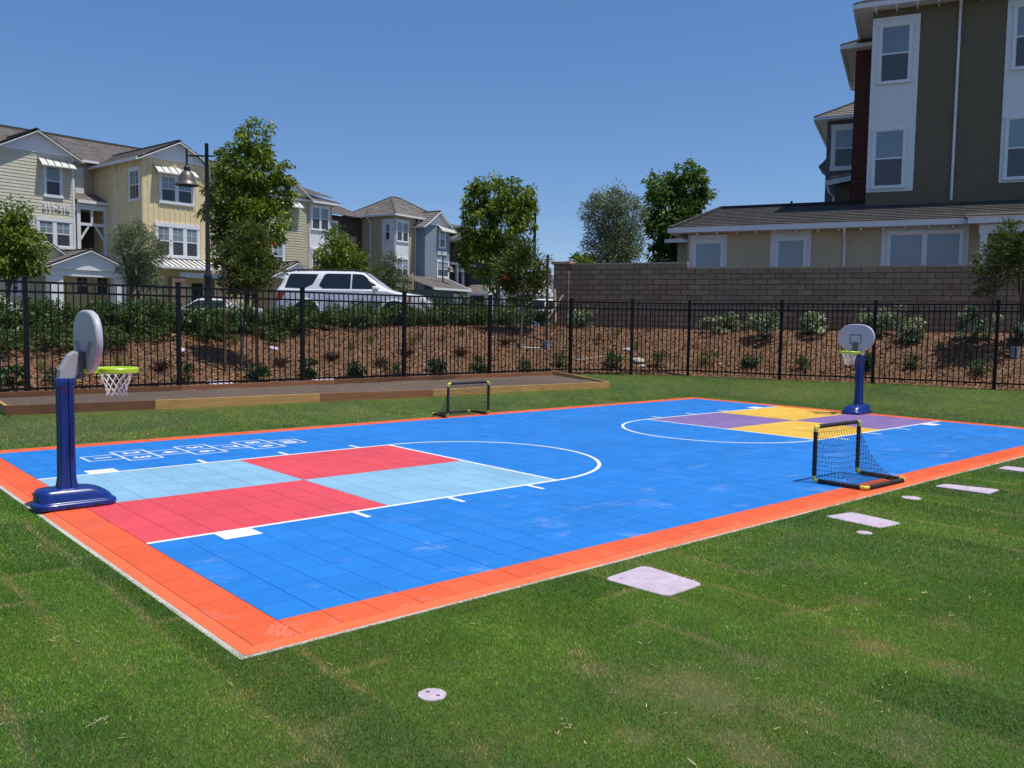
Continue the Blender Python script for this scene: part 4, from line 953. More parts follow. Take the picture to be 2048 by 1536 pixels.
# pale stones and chunks lying on the bank
for lab, px, py, s in [('pale stone among low shrubs behind the leftmost fence post', 42, 662, .32), ('pale rubble patch on the bank by the corner panels', 1255, 700, .14), ('pale rubble lump under the black hose', 1275, 722, .2), ('white chunk on the bank near the far hoop', 1440, 728, .06), ('white chunk low on the bank beside the corner panels', 1285, 732, .1)]:
    p = hit(px, py); m = MB(p); V_ = []
    rings = []
    for z, r in ((-.3, .8), (.0, 1.0), (.28, .85), (.42, .4)):
        rings.append([p+np.array([math.cos(a)*s*r*random.uniform(.8, 1.2), math.sin(a)*s*r*random.uniform(.8, 1.2), z*s]) for a in np.linspace(0, 6.283, 10)[:-1]])
    m.loft(rings); tag(m.build('stone', M['concrete'], None), lab, 'stone', 'pale stones on the bank')
# ------------------------------------------------------------------ building helpers
class Pl:
    def __init__(s, px, dep, head, off=0):
        s.ax = np.array([math.cos(R(head)), math.sin(R(head)), 0]); s.n = np.array([s.ax[1], -s.ax[0], 0])
        s.O = at(px, 600, dep).copy(); s.O[2] = 0
        if s.n@(CAM-s.O) < 0: s.n = -s.n
        s.O = s.O+s.n*off
    def shift(s, off, du=0):
        q = Pl.__new__(Pl); q.ax, q.n, q.O = s.ax, s.n, s.O+s.n*off+s.ax*du; return q
    def turn(s, u, flip=1):                               # perpendicular plane through u, running away from the viewer
        q = Pl.__new__(Pl); q.O = s.O+s.ax*u; q.ax = -s.n; q.n = s.ax*flip; return q
    def uz(s, px, py):
        v = ray(px, py); t = ((s.O-CAM)@s.n)/(v@s.n); q = CAM+v*t; return float((q-s.O)@s.ax), float(q[2])
    def u(s, px): return s.uz(px, 600)[0]
    def P(s, u, z, o=0): return s.O+s.ax*u+s.n*o+np.array([0, 0, z])
    def rect(s, x0, y0, x1, y1): c = (x0+x1)/2; a, b = sorted((s.u(x0), s.u(x1))); return a, b, s.uz(c, y1)[1], s.uz(c, y0)[1]
def pbox(mb, pl, u0, u1, z0, z1, o0, o1):
    mb.box(pl.P((u0+u1)/2, (z0+z1)/2, (o0+o1)/2), pl.ax*(u1-u0)/2, pl.n*(o1-o0)/2, (0, 0, (z1-z0)/2))
def laps(mb, pl, poly, pitch=.17, t=.022):                 # poly: convex outline (u, z)
    z0 = min(q[1] for q in poly); z1 = max(q[1] for q in poly); n = len(poly)
    def span(z):
        us = []
        for a, b in zip(poly, poly[1:]+poly[:1]):
            if (a[1]-z)*(b[1]-z) <= 0 and abs(a[1]-b[1]) > 1e-9: us.append(a[0]+(b[0]-a[0])*(z-a[1])/(b[1]-a[1]))
        return (min(us), max(us)) if us else None
    z = z0
    while z < z1-.01:
        zt = min(z+pitch, z1); sa, sb = span(z+1e-4), span(zt-1e-4)
        if sa and sb:
            mb.face([pl.P(sa[0], z, t), pl.P(sa[1], z, t), pl.P(sb[1], zt, .004), pl.P(sb[0], zt, .004)])
            mb.face([pl.P(sa[0], z, 0), pl.P(sa[1], z, 0), pl.P(sa[1], z, t), pl.P(sa[0], z, t)])
        z += pitch
def battens(mb, pl, u0, u1, z0, z1, pitch=.3):
    n = max(1, int((u1-u0)/pitch))
    for k in range(n+1): u = u0+.03+(u1-u0-.06)*k/n; pbox(mb, pl, u-.022, u+.022, z0, z1, 0, .024)
def slope(mb, e0, e1, r1, r0, course=.33, t=.03):
    e0, e1, r0, r1 = [np.array(q, float) for q in (e0, e1, r0, r1)]
    L = max(np.linalg.norm(r0-e0), np.linalg.norm(r1-e1)); n = max(1, int(L/course)); N = np.cross(e1-e0, (r0+r1)/2-e0); N /= np.linalg.norm(N)
    if N[2] < 0: N = -N
    ex = (e1-e0)/np.linalg.norm(e1-e0); H = (r0+r1)/2-(e0+e1)/2; H -= ex*(H@ex); Hn = H/np.linalg.norm(H)
    uv = lambda p: (float((p-e0)@ex), float((p-e0)@Hn))
    for k in range(n):
        a, b = k/n, (k+1)/n; A0, A1, B0, B1 = e0+(r0-e0)*a, e1+(r1-e1)*a, e0+(r0-e0)*b, e1+(r1-e1)*b
        if np.linalg.norm(B1-B0) < 1e-3: mb.face([A0+N*t, A1+N*t, B1], [uv(A0), uv(A1), uv(B1)])
        else: mb.face([A0+N*t, A1+N*t, B1+N*.004, B0+N*.004], [uv(A0), uv(A1), uv(B1), uv(B0)])
        mb.face([A0-N*.004, A1-N*.004, A1+N*t, A0+N*t], [uv(A0), uv(A1), uv(A1), uv(A0)])
def gable(par, org, pl, u0, u1, ze, zp, back, oh=.35, fo=.3, mat='roof', infill='white', gut=True, name='roof', base=None, um=None):
    """gable roof with its front on plane pl; returns roof"""
    um = (u0+u1)/2 if um is None else um; s = (zp-ze)/((u1-u0)/2); m = MB(org)
    for u, sg in ((u0, -1), (u1, 1)):
        ue = u+sg*oh; z_ = ze-s*oh*.95
        slope(m, pl.P(ue, z_+.05, fo), pl.P(ue, z_+.05, -back), pl.P(um, zp+.05, -back), pl.P(um, zp+.05, fo))
    ridge = pl.P(um, zp+.075, fo+.02), pl.P(um, zp+.075, -back); m.bar(ridge[0], ridge[1], .16, .07)
    ro = m.build(name, M[mat], par, fix=False)
    b = MB(org)
    for u, sg in ((u0, -1), (u1, 1)):
        ue = u+sg*oh; z_ = ze-s*oh*.95
        b.bar(pl.P(ue, z_-.05, fo-.02), pl.P(um, zp-.05, fo-.02), .045, .17, up=pl.n)      # barge boards
        b.mesh([pl.P(ue, z_-.01, fo-.05), pl.P(ue, z_-.01, -back), pl.P(um, zp-.01, -back), pl.P(um, zp-.01, fo-.05)], [(0, 1, 2, 3)])  # soffit
        if gut: b.bar(pl.P(ue+sg*.03, z_-.02, fo-.03), pl.P(ue+sg*.03, z_-.02, -back), .12, .13)
    b.build('barge_board', M['trim'], par)
    if infill:
        g = MB(org); zb = ze if base is None else base
        uL = u0 if zb <= ze else u0+(zb-ze)/s; uR = u1 if zb <= ze else u1-(zb-ze)/s
        tri = [(uL, zb), (uR, zb), (um, zp-.06)] if zb >= ze else [(u0, zb), (u1, zb), (u1, ze), (um, zp-.06), (u0, ze)]
        g.prism([(a, c) for a, c in tri], pl.P(0, 0, -.02), pl.ax, (0, 0, 1), pl.n*.05)
        pbox(g, pl, um-.05, um+.05, zb+.1, zp-.2, .03, .045); pbox(g, pl, uL, uR, zb-.06, zb+.12, .03, .055)
        g.build('gable_panel', M[infill], par)
    return ro
def hip(par, org, P0, P1, P2, P3, ze, rise, mat='roof', oh=.4, name='roof'):
    """hip roof over a rectangle P0..P3 (P0-P1 the long front side)"""
    c = sum(P0[k]*0 for k in range(2)); P = [np.array([*p[:2], 0.]) for p in (P0, P1, P2, P3)]
    a = (P[1]-P[0])/np.linalg.norm(P[1]-P[0]); b = (P[3]-P[0])/np.linalg.norm(P[3]-P[0])
    P = [P[0]-a*oh-b*oh, P[1]+a*oh-b*oh, P[2]+a*oh+b*oh, P[3]-a*oh+b*oh]
    L = np.linalg.norm(P[1]-P[0]); W = np.linalg.norm(P[3]-P[0]); z = np.array([0, 0, 1.])
    E = [p+z*(ze+.05) for p in P]
    if L >= W: r0 = P[0]+a*W/2+b*W/2+z*(ze+rise); r1 = P[1]-a*W/2+b*W/2+z*(ze+rise); quads = [(E[0], E[1], r1, r0), (E[1], E[2], r1, r1), (E[2], E[3], r0, r1), (E[3], E[0], r0, r0)]; rr = (r0, r1); hips = [(E[0], r0), (E[3], r0), (E[1], r1), (E[2], r1)]
    else: r0 = P[0]+a*L/2+b*L/2+z*(ze+rise); r1 = P[3]+a*L/2-b*L/2+z*(ze+rise); quads = [(E[0], E[1], r0, r0), (E[1], E[2], r1, r0), (E[2], E[3], r1, r1), (E[3], E[0], r0, r1)]; rr = (r0, r1); hips = [(E[0], r0), (E[1], r0), (E[3], r1), (E[2], r1)]
    m = MB(org)
    for q in quads: slope(m, *q)
    up = np.array([0, 0, .03])
    m.bar(rr[0]+up, rr[1]+up, .18, .08)
    for p, q in hips: m.bar(p+up, q+up, .16, .07)
    ro = m.build(name, M[mat], par, fix=False)
    f = MB(org)
    for k in range(4):
        p, q = E[k], E[(k+1) % 4]; f.bar(p-(0, 0, .06), q-(0, 0, .06), .10, .14)
    f.face([e-np.array([0, 0, .1]) for e in E]); f.build('gutter', M['trim'], par); return ro
def window(par, org, pl, rc, n=1, tw=.11, grid=True, blind=True, sash=True, head=1.5, proud=.065, lowpane='screen'):
    u0, u1, z0, z1 = rc; m = MB(org); th = tw*head
    pbox(m, pl, u0, u0+tw, z0+tw, z1-th, 0, proud); pbox(m, pl, u1-tw, u1, z0+tw, z1-th, 0, proud)
    pbox(m, pl, u0-.02, u1+.02, z1-th, z1, 0, proud+.015); pbox(m, pl, u0-.02, u1+.02, z0, z0+tw, 0, proud+.02)
    W = (u1-u0-2*tw); mw = tw*1.15; uw = (W-mw*(n-1))/n; panes = []
    for k in range(n):
        a = u0+tw+k*(uw+mw); b = a+uw; zb, zt = z0+tw, z1-th
        if k: pbox(m, pl, a-mw, a, z0+tw, z1-th, 0, proud-.004)
        s = .035
        for q in ((a, a+s, zb, zt), (b-s, b, zb, zt), (a+s, b-s, zb, zb+s), (a+s, b-s, zt-s, zt)): pbox(m, pl, *q, 0, proud*.75)
        zm = (zb+zt)/2
        if sash: pbox(m, pl, a+s, b-s, zm-.025, zm+.025, 0, proud*.8)
        if grid and sash:
            pbox(m, pl, (a+b)/2-.009, (a+b)/2+.009, zm+.025, zt-s, 0, .04); pbox(m, pl, a+s, (a+b)/2-.009, (zm+zt)/2-.009, (zm+zt)/2+.009, 0, .04); pbox(m, pl, (a+b)/2+.009, b-s, (zm+zt)/2-.009, (zm+zt)/2+.009, 0, .04)
        panes.append((a+s, b-s, zm+.02 if sash else zb+s, zt-s, 'blind' if blind else 'glass'))
        if sash: panes.append((a+s, b-s, zb+s, zm-.02, lowpane))
    w_ = m.build('window', M['white'], par)
    for a, b, c, d, mt in panes:
        p = MB(org); pbox(p, pl, a, b, c, d, .022, .032); p.build('pane', M[mt], w_)
    return w_
def awning(par, org, pl, u0, u1, zt, drop=.38, out=.5, n=5):
    m = MB(org); m.prism([(0.0, zt), (out, zt-drop), (out, zt-drop-.05), (0, zt-.05)], pl.P(u0, 0, .01), pl.n, (0, 0, 1), pl.ax*(u1-u0))
    m.m = 1
    for k in range(n+1):
        u = u0+(u1-u0)*k/n; m.bar(pl.P(u, zt+.015, .02), pl.P(u, zt-drop+.015, out), .03, .035)
    return m.build('awning', [M['metalroof'], M['brownwall']], par)
def downspout(par, org, pl, u, z0, z1, o=.05, kick=.25):
    m = MB(org); m.tube([pl.P(u, z1, o+kick), pl.P(u, z1-.12, o+kick), pl.P(u, z1-.42, o), pl.P(u, z0, o)], .042, 8); m.build('downspout', M['trim'], par, smoothf=40)
def massbox(par, org, pl, u0, u1, z0, z1, back, mat, lap=None, batt=False, side=None, name='wall', lapside=False):
    m = MB(org); pbox(m, pl, u0, u1, z0, z1, -back, 0)
    if lap: laps(m, pl, lap)
    if batt: battens(m, pl, u0, u1, z0, z1)
    if side is not None:
        sp = pl.turn(u0, -1); (battens(m, sp, 0, side, z0, z1) if batt else laps(m, sp, [(0, z0), (side, z0), (side, z1), (0, z1)]))
    return m.build(name, M[mat], par)

# ------------------------------------------------------------------ numbered apartment building, left
GZ = .95
A = Pl(111, 45.5, 9); org = (A.O[0], A.O[1], GZ)
b1 = thing('apartment_building', 'three storey apartment building numbered 311-318 with tan, yellow and sage fronts', 'building', org)
ze, zp = 10.0, 11.05; um = A.u(79); uR = A.u(153); uL = 2*um-uR
massbox(b1, org, A, uL, uR, GZ, ze, 7.5, 'tan', lap=[(uL, GZ), (uR, GZ), (uR, ze), (um, zp-.1), (uL, ze)])
gable(b1, org, A, uL, uR, ze, zp, 7.8, base=10.02)
cb = MB(org); pbox(cb, A, uR-.09, uR+.02, GZ, ze, .0, .035); cb.build('corner_board', M['trim'], b1)
window(b1, org, A, A.rect(92.4, 328, 130, 396), 1, .12, grid=False)
awning(b1, org, A, A.u(82), A.u(151), 9.72)
window(b1, org, A, A.rect(76, 436, 147.5, 497), 2, .13)
text_mesh('311-318', 'building_number', M['white'], b1, .42, Matrix.Translation(Vector(A.P(*A.uz(112, 415), .06)-np.array(org))) @ Matrix.Rotation(R(9), 4, 'Z') @ Matrix.Rotation(R(90), 4, 'X'), .025, .012)
# long main body with its recess between the tan and the yellow fronts
B = Pl(288, 45.2, 9); BS = B.turn(.02, -1); depB = BS.u(195)
MR = B.shift(-depB); xL = MR.u(153)-9; xR = MR.u(613)
massbox(b1, org, MR, MR.u(60), xR, GZ, 10.05, 9, 'stucco')
mm = MB(org); zr, zb = 12.15, 10.08
slope(mm, MR.P(xL, zb, .4), MR.P(xR+2.0, zb, .4), MR.P(xR-1.5, zr, -4.6), MR.P(xL, zr, -4.6)); slope(mm, MR.P(xR+2.0, zb, -9.6), MR.P(xL, zb, -9.6), MR.P(xL, zr, -4.6), MR.P(xR-1.5, zr, -4.6))
mm.bar(MR.P(xL, zr+.06, -4.6), MR.P(xR-1.5, zr+.06, -4.6), .2, .1); mm.build('roof', M['roof'], b1, fix=False)
for px, h in ((170, .3), (205, .45), (188, .25), (25, .4), (140, .3)):
    vp = MB(org); u = MR.u(px); o_ = -2.8; z = 11.25; vp.tube([MR.P(u, z-.3, o_), MR.P(u, z+h, o_)], .05, 8); vp.build('roof_vent', M['greybox'], b1, smoothf=50)
rc = MB(org); pbox(rc, MR, MR.u(155), MR.u(172), 7.8, 9.75, 0, .04); rc.build('shutter_panel', M['trim'], b1)
gt = MB(org); gt.bar(MR.P(MR.u(150), zb-.02, .42), MR.P(MR.u(196), zb-.02, .42), .12, .13); gt.build('gutter', M['trim'], b1)
# second floor balcony in the recess
MQ = MR.shift(1.4); pr2 = MB(org); u0, u1 = MQ.u(156), MQ.u(226); slope(pr2, MR.P(u0, 7.75, 1.6), MR.P(u1, 7.75, 1.6), MR.P(u1, 8.35, 0), MR.P(u0, 8.35, 0)); pr2.build('porch_roof', M['roof'], b1, fix=False)
bl = MB(org); bl.bar(MR.P(u0, 7.70, 1.6), MR.P(u1, 7.70, 1.6), .12, .16)
for px in (160, 214): u = MQ.u(px); pbox(bl, MR, u-.09, u+.09, 4.6, 7.6, 1.3, 1.48)
ua, ub = MQ.u(160), MQ.u(214); pbox(bl, MR, ua, ub, 7.3, 7.6, 1.32, 1.46); pbox(bl, MR, ua, ub, 6.45, 6.6, 1.33, 1.45); pbox(bl, MR, (ua+ub)/2-.06, (ua+ub)/2+.06, 6.6, 7.3, 1.34, 1.44)
bl.bar(MR.P(ua+.1, 5.7, 1.39), MR.P(ua+.55, 6.45, 1.39), .09, .09); bl.bar(MR.P(ub-.1, 5.7, 1.39), MR.P(ub-.55, 6.45, 1.39), .09, .09)
pbox(bl, MR, ua, ub, 4.5, 4.65, 0, 1.5); bl.build('balcony_frame', M['trim'], b1)
bk = MB(org); pbox(bk, MR, ua, ub, 4.65, 7.3, .002, .012); bk.build('balcony_shade_sheet', M['brownwall'], b1)  # dark sheet standing in for the shade inside the open balcony
# yellow board and batten front
ze, zp = 9.92, 10.92; u0, um = 0.0, B.u(358); u1 = 2*um-u0
massbox(b1, org, B, u0, u1, GZ, ze, depB+1, 'yellow', batt=True, side=depB)
gable(b1, org, B, u0, u1, ze, zp, depB+4.4, base=9.95)
window(b1, org, B, B.rect(321, 348.5, 389.5, 410), 2, .13); awning(b1, org, B, B.u(310), B.u(392), B.uz(350, 336)[1], n=6)
window(b1, org, B, B.rect(312, 448, 400, 517), 3, .14)
a0, a1, c0_, c1_ = BS.rect(286, 333, 263, 402); window(b1, org, BS, (a0+.05, a1, c0_, c1_), 1, .12)
downspout(b1, org, BS, BS.u(238), 4.6, 9.85, .05, .28)
uS0, uS1 = B.u(322), B.u(452)
sh = MB(org); sh.prism([(0, 4.72), (1.35, 4.22), (1.35, 4.12), (0, 4.6)], B.P(u0-.1, 0, .01), B.n, (0, 0, 1), B.ax*(uS1-u0)); sh.m = 1; n = 16
for k in range(n+1): u = u0-.1+(uS1-u0)*k/n; sh.bar(B.P(u, 4.745, .03), B.P(u, 4.245, 1.34), .03, .04)
sh.build('shed_roof', [M['metalroof'], M['brownwall']], b1)
bm_ = MB(org); pbox(bm_, B, B.u(342), uS1, 3.72, 3.98, .9, 1.05); bm_.build('porch_beam', M['trim'], b1)
for px in (335, 418):
    st = MB(org); u = B.u(px); q = [(u-.38, .12), (u+.38, .12)]
    for (ua_, ub_, oa, ob) in ((u-.38, u+.38, .75, 1.2),):
        for (p, q, nn) in (((ua_, ob), (ub_, ob), 0), ((ua_, oa), (ua_, ob), 1), ((ub_, ob), (ub_, oa), 1)):
            L = math.hypot(q[0]-p[0], q[1]-p[1]); st.face([B.P(p[0], GZ, p[1]), B.P(q[0], GZ, q[1]), B.P(q[0], 3.72, q[1]), B.P(p[0], 3.72, p[1])], [(0, 0), (L, 0), (L, 2.8), (0, 2.8)])
    st.build('stone_pillar', M['stone'], b1)
window(b1, org, B, B.rect(350, 566, 371, 612), 1, .09, grid=False, blind=False)
dr = MB(org); r_ = B.rect(383, 567, 405, 640); pbox(dr, B, r_[0], r_[1], GZ, r_[3], .026, .06); dr.build('entry_door', M['door'], b1)
# wall between the yellow and the sage fronts
H = B.shift(-3.2); massbox(b1, org, H, B.u(424)-.5, H.u(505), GZ, 10.0, 6, 'stucco')
window(b1, org, H, H.rect(428, 468, 449, 517), 1, .08, grid=False, blind=False, lowpane='glass')
hr = MB(org); slope(hr, H.P(B.u(424), 10.02, .4), H.P(H.u(505), 10.02, .4), H.P(H.u(505), 11.9, -5.4), H.P(B.u(424), 11.9, -5.4)); hr.build('roof', M['roof'], b1, fix=False)
# sage gabled front and the stucco end bay
G = Pl(613, 58, 9); ze, zp = 9.78, 10.85; um = G.u(577); u1 = .02; u0 = 2*um-u1
massbox(b1, org, G, u0, u1, GZ, ze, 9, 'green', lap=[(u0, GZ), (u1, GZ), (u1, ze), (um, zp-.1), (u0, ze)])
gable(b1, org, G, u0, u1, ze, zp, 9.2, base=9.8)
window(b1, org, G, G.rect(543, 481, 569, 542), 1, .14)
awning(b1, org, G, G.u(555), G.u(600), 9.3)
T_ = G.shift(-.35); v0, v1 = .03, T_.u(664)
massbox(b1, org, T_, v0, v1, GZ, 9.5, 7, 'stucco')
hip(b1, org, T_.P(v0-4, 0, 0), T_.P(v1, 0, 0), T_.P(v1, 0, -7), T_.P(v0-4, 0, -7), 9.5, 1.35)
bp = MB(org); w0, w1 = T_.u(619), T_.u(660); pbox(bp, T_, w0, w1, GZ+1.6, 9.42, 0, .03)
for k in range(3): u = w0+(w1-w0)*k/2; pbox(bp, T_, u-.04, u+.04, 6.5, 7.7, .03, .045)
bp.build('bay_panel', M['white'], b1)
TB = T_.shift(.032); window(b1, org, TB, (w0+.1, w1-.1, 7.62, 9.3), 2, .09, grid=False); window(b1, org, TB, (w0+.1, w1-.1, 4.75, 6.45), 2, .09)
gable(b1, org, G.shift(1.6), G.u(520), G.u(607), 4.35, 5.2, 1.7, oh=.25, fo=.1, gut=False, base=4.2, name='porch_roof')
for px in (555, 596): lw = MB(org); u = G.u(px); pbox(lw, G, u-.12, u+.12, GZ, 4.15, 1.3, 1.55); lw.build('porch_column', M['trim'], b1)
# ground floor porches on the left
PA = A.shift(1.3); gable(b1, org, PA, PA.u(30), PA.u(152), 4.35, PA.uz(92, 481)[1], 1.4, oh=.25, fo=.2, base=4.2, infill='tan', name='porch_roof')
PB = A.shift(2.6); p0, p1 = PB.u(104), PB.u(252); zpk = PB.uz(197, 502)[1]
gable(b1, org, PB, p0, p1, 4.15, zpk, 6.3, oh=.3, fo=.2, base=3.98, name='porch_roof')
pc = MB(org); pbox(pc, PB, p0, p1, 3.6, 3.96, -.35, -.02); pbox(pc, PB, p0, p0+.3, 3.6, 3.96, -5, -.35); pc.build('porch_beam', M['trim'], b1)
for px in (116, 243): pc = MB(org); u = PB.u(px); pbox(pc, PB, u-.3, u+.3, GZ, 3.6, -.65, -.05); pc.build('porch_column', M['trim'], b1)
PW = A.shift(.05); wl_ = MB(org); pbox(wl_, PW, PW.u(100), PW.u(250), GZ, 4.2, -.2, 0); wl_.build('porch_wall', M['yellow'], b1)
for a_, b_ in ((149, 180), (190, 219)): window(b1, org, PW, PW.rect(a_, 549, b_, 592), 1, .1, grid=True, blind=False)
window(b1, org, A, A.rect(20, 547, 58, 592), 2, .1, blind=False)
sl_ = PB.turn(p0+.1, -1)

# ------------------------------------------------------------------ second building, blue and beige
S = Pl(789, 70, 106); F = Pl(789, 70, 16); org = (F.O[0], F.O[1], GZ)
b2 = thing('apartment_building', 'beige and blue grey apartment building beyond the white car', 'building', org)
fw = F.u(831); sd = S.u(697); massbox(b2, org, F, 0, fw, GZ, 10.05, sd, 'stucco')
hip(b2, org, F.P(0, 0, 0), F.P(fw+3.5, 0, 0), F.P(fw+3.5, 0, -sd), F.P(0, 0, -sd), 10.08, 1.9, oh=.45)
for x0, x1, yt in ((720.5, 699, 445), (788.5, 763.5, 440)):
    ua, ub = S.u(x0), S.u(x1); pm = MB(org); pbox(pm, S, ua, ub, 4.2, 9.8, 0, .03); pm.build('bay_panel', M['white'], b2)
    S2 = S.shift(.032); window(b2, org, S2, (ua+.35, ub-.35, 8.0, 9.55), 1, .1, grid=False); window(b2, org, S2, (ua+.35, ub-.35, 5.0, 6.55), 1, .1)
downspout(b2, org, S, S.u(741), GZ, 10.0, .05, .35)
w0, w1 = .06, F.u(816); pm = MB(org); pbox(pm, F, w0, w1, 4.3, 9.8, 0, .03)
for u in (w0+.05, (w0+w1)/2, w1-.05): pbox(pm, F, u-.04, u+.04, 6.75, 7.9, .03, .045)
pm.build('bay_panel', M['white'], b2); F2 = F.shift(.032)
window(b2, org, F2, (w0+.05, w1-.05, 7.95, 9.7), 2, .09, grid=False); window(b2, org, F2, (w0+.05, w1-.05, 5.0, 6.7), 2, .09)
downspout(b2, org, F, fw-.08, GZ, 10.0, .05, .35)
k0, k1 = 0.2, 9.0
for q_ in range(40):
    km = (k0+k1)/2; D = F.shift(km)
    if D.u(849) > fw: k0 = km
    else: k1 = km
D = F.shift(km, fw); sideD = km; ze, zp = 9.6, 10.75; u1 = D.u(898); um = u1/2
lp = [(0, GZ), (u1, GZ), (u1, ze), (um, zp-.1), (0, ze)]
massbox(b2, org, D, 0, u1, GZ, ze, 6.5, 'bluesiding', lap=lp, side=sideD)
gable(b2, org, D, 0, u1, ze, zp, 8, oh=.4, base=9.65)
window(b2, org, D, D.rect(876.5, 457, 889.5, 497), 1, .12, grid=False); awning(b2, org, D, D.u(873), D.u(900), D.uz(887, 452)[1], .5, .6)
window(b2, org, D, D.rect(872.5, 520, 896.5, 556), 2, .12)
text_mesh('321-328', 'building_number', M['white'], b2, .40, Matrix.Translation(Vector(D.P(*D.uz(883, 507), .06)-np.array(org))) @ Matrix.Rotation(R(16), 4, 'Z') @ Matrix.Rotation(R(90), 4, 'X'), .03, .012)
K = D.shift(-3.5); k0, k1 = u1, K.u(960); massbox(b2, org, K, k0, k1+8, GZ, 9.75, 7, 'brownwall', batt=True)
kr = MB(org); slope(kr, K.P(k0-1, 9.78, .5), K.P(k1+8.5, 9.78, .5), K.P(k1+8.5, 11.3, -3.8), K.P(k0-1, 11.3, -3.8)); kr.build('roof', M['roof'], b2, fix=False)
gt = MB(org); gt.bar(K.P(k0-.5, 9.76, .52), K.P(k1+8.5, 9.76, .52), .12, .14); gt.bar(K.P(k0, 6.9, .75), K.P(k1, 6.9, .75), .12, .2); gt.build('gutter', M['trim'], b2)
kc = MB(org)
for px in (901, 913): u = K.u(px); pbox(kc, K, u-.1, u+.1, GZ, 6.8, .6, .8)
pbox(kc, K, K.u(899), K.u(915), 6.2, 6.5, .62, .78); kc.build('balcony_frame', M['trim'], b2)
N_ = D.shift(2.6); n0, n1 = N_.u(842), N_.u(935)
lr = MB(org); zt = N_.uz(900, 553)[1]; zl = N_.uz(890, 579)[1]; zl = max(zl, 3.6)
slope(lr, N_.P(n0, zl, 1.2), N_.P(n1-1.2, zl, 1.2), N_.P(n1, zt, -2.4), N_.P(n0, zt, -2.4)); lr.build('porch_roof', M['roof'], b2, fix=False)
lb = MB(org); lb.bar(N_.P(n1-1.2, zl-.03, 1.2), N_.P(n1, zt-.03, -2.4), .07, .2); lb.bar(N_.P(n0, zl-.05, 1.2), N_.P(n1-1.2, zl-.05, 1.2), .1, .16); lb.build('barge_board', M['trim'], b2)
lw = MB(org); pbox(lw, N_, n0+.2, n1-.6, GZ, zl-.1, -2.4, .7); lw.build('porch_wall', M['slate'], b2)
window(b2, org, N_.shift(.7), (N_.u(893), N_.u(908), GZ+1.0, zl-.35), 2, .1, blind=False)
# back corner seen between the two buildings
Q = F.shift(-sd+1.5); q0 = Q.u(655); massbox(b2, org, Q, q0-2, .5, GZ, 9.9, 6, 'brownwall'); window(b2, org, Q, Q.rect(660, 441, 675, 480), 1, .12, grid=False)
qr = MB(org); slope(qr, Q.P(q0-2.5, 9.92, .5), Q.P(.5, 9.92, .5), Q.P(.5, 11.2, -3), Q.P(q0-2.5, 11.2, -3)); qr.build('roof', M['roof'], b2, fix=False)

# ------------------------------------------------------------------ third building far behind the thin trees
E_ = Pl(1000, 84, 22); org = (E_.O[0], E_.O[1], GZ)
b3 = thing('far_house', 'far grey house with a white porch gable glimpsed under the broad leafy tree', 'house', org)
e0, e1 = E_.u(978), E_.u(1030)
massbox(b3, org, E_, e0, E_.u(1012), GZ, 9.0, 8, 'slate', lap=[(e0, GZ), (E_.u(1012), GZ), (E_.u(1012), 9), (e0, 9)]); massbox(b3, org, E_.shift(-1), E_.u(1010), E_.u(1040), GZ, 7.2, 7, 'redwall')
hip(b3, org, E_.P(e0-4, 0, 0), E_.P(e1, 0, 0), E_.P(e1, 0, -8), E_.P(e0-4, 0, -8), 9.0, 1.6)
window(b3, org, E_, E_.rect(981, 546, 992, 566), 1, .14, blind=False); window(b3, org, E_, E_.rect(997, 538, 1010, 572), 1, .2, blind=False)
E2 = E_.shift(2.5); gable(b3, org, E2, E2.u(976), E2.u(1024), E2.uz(1000, 588)[1], E2.uz(998, 570)[1], 3, oh=.4, base=E2.uz(1000, 589)[1], name='porch_roof')
for px in (985, 1010): pc = MB(org); u = E2.u(px); pbox(pc, E2, u-.3, u+.3, GZ, E2.uz(1000, 590)[1], -.7, -.1); pc.build('porch_column', M['white'], b3)
pc = MB(org); pbox(pc, E2, E2.u(978), E2.u(1036), 4.0, 4.5, -.6, -.12); pc.build('porch_beam', M['white'], b3)
sr = MB(org); slope(sr, E2.P(E2.u(1020), 4.7, .3), E2.P(E2.u(1040), 4.7, .3), E2.P(E2.u(1040), 6.0, -3), E2.P(E2.u(1020), 6.0, -3)); sr.build('roof', M['roof'], b3, fix=False)
U_ = Pl(1090, 92, 22); org = (U_.O[0], U_.O[1], GZ)
b4 = thing('far_house', 'far white sided house showing at the left end of the block wall', 'house', org)
u0, u1 = U_.u(1070), U_.u(1094); massbox(b4, org, U_, u0, u1, GZ, 6.8, 7, 'white', lap=[(u0, GZ), (u1, GZ), (u1, 6.8), (u0, 6.8)])
gable(b4, org, U_.shift(.5), U_.u(1062), U_.u(1108), 4.6, 6.9, 6, oh=.3, base=4.4, infill='trim')
massbox(b4, org, U_.shift(-.3), U_.u(1066), U_.u(1125), GZ, 4.4, 6, 'stucco'); window(b4, org, U_.shift(-.3), (U_.u(1092), U_.u(1108), 2.2, 3.7), 2, .15, blind=False)

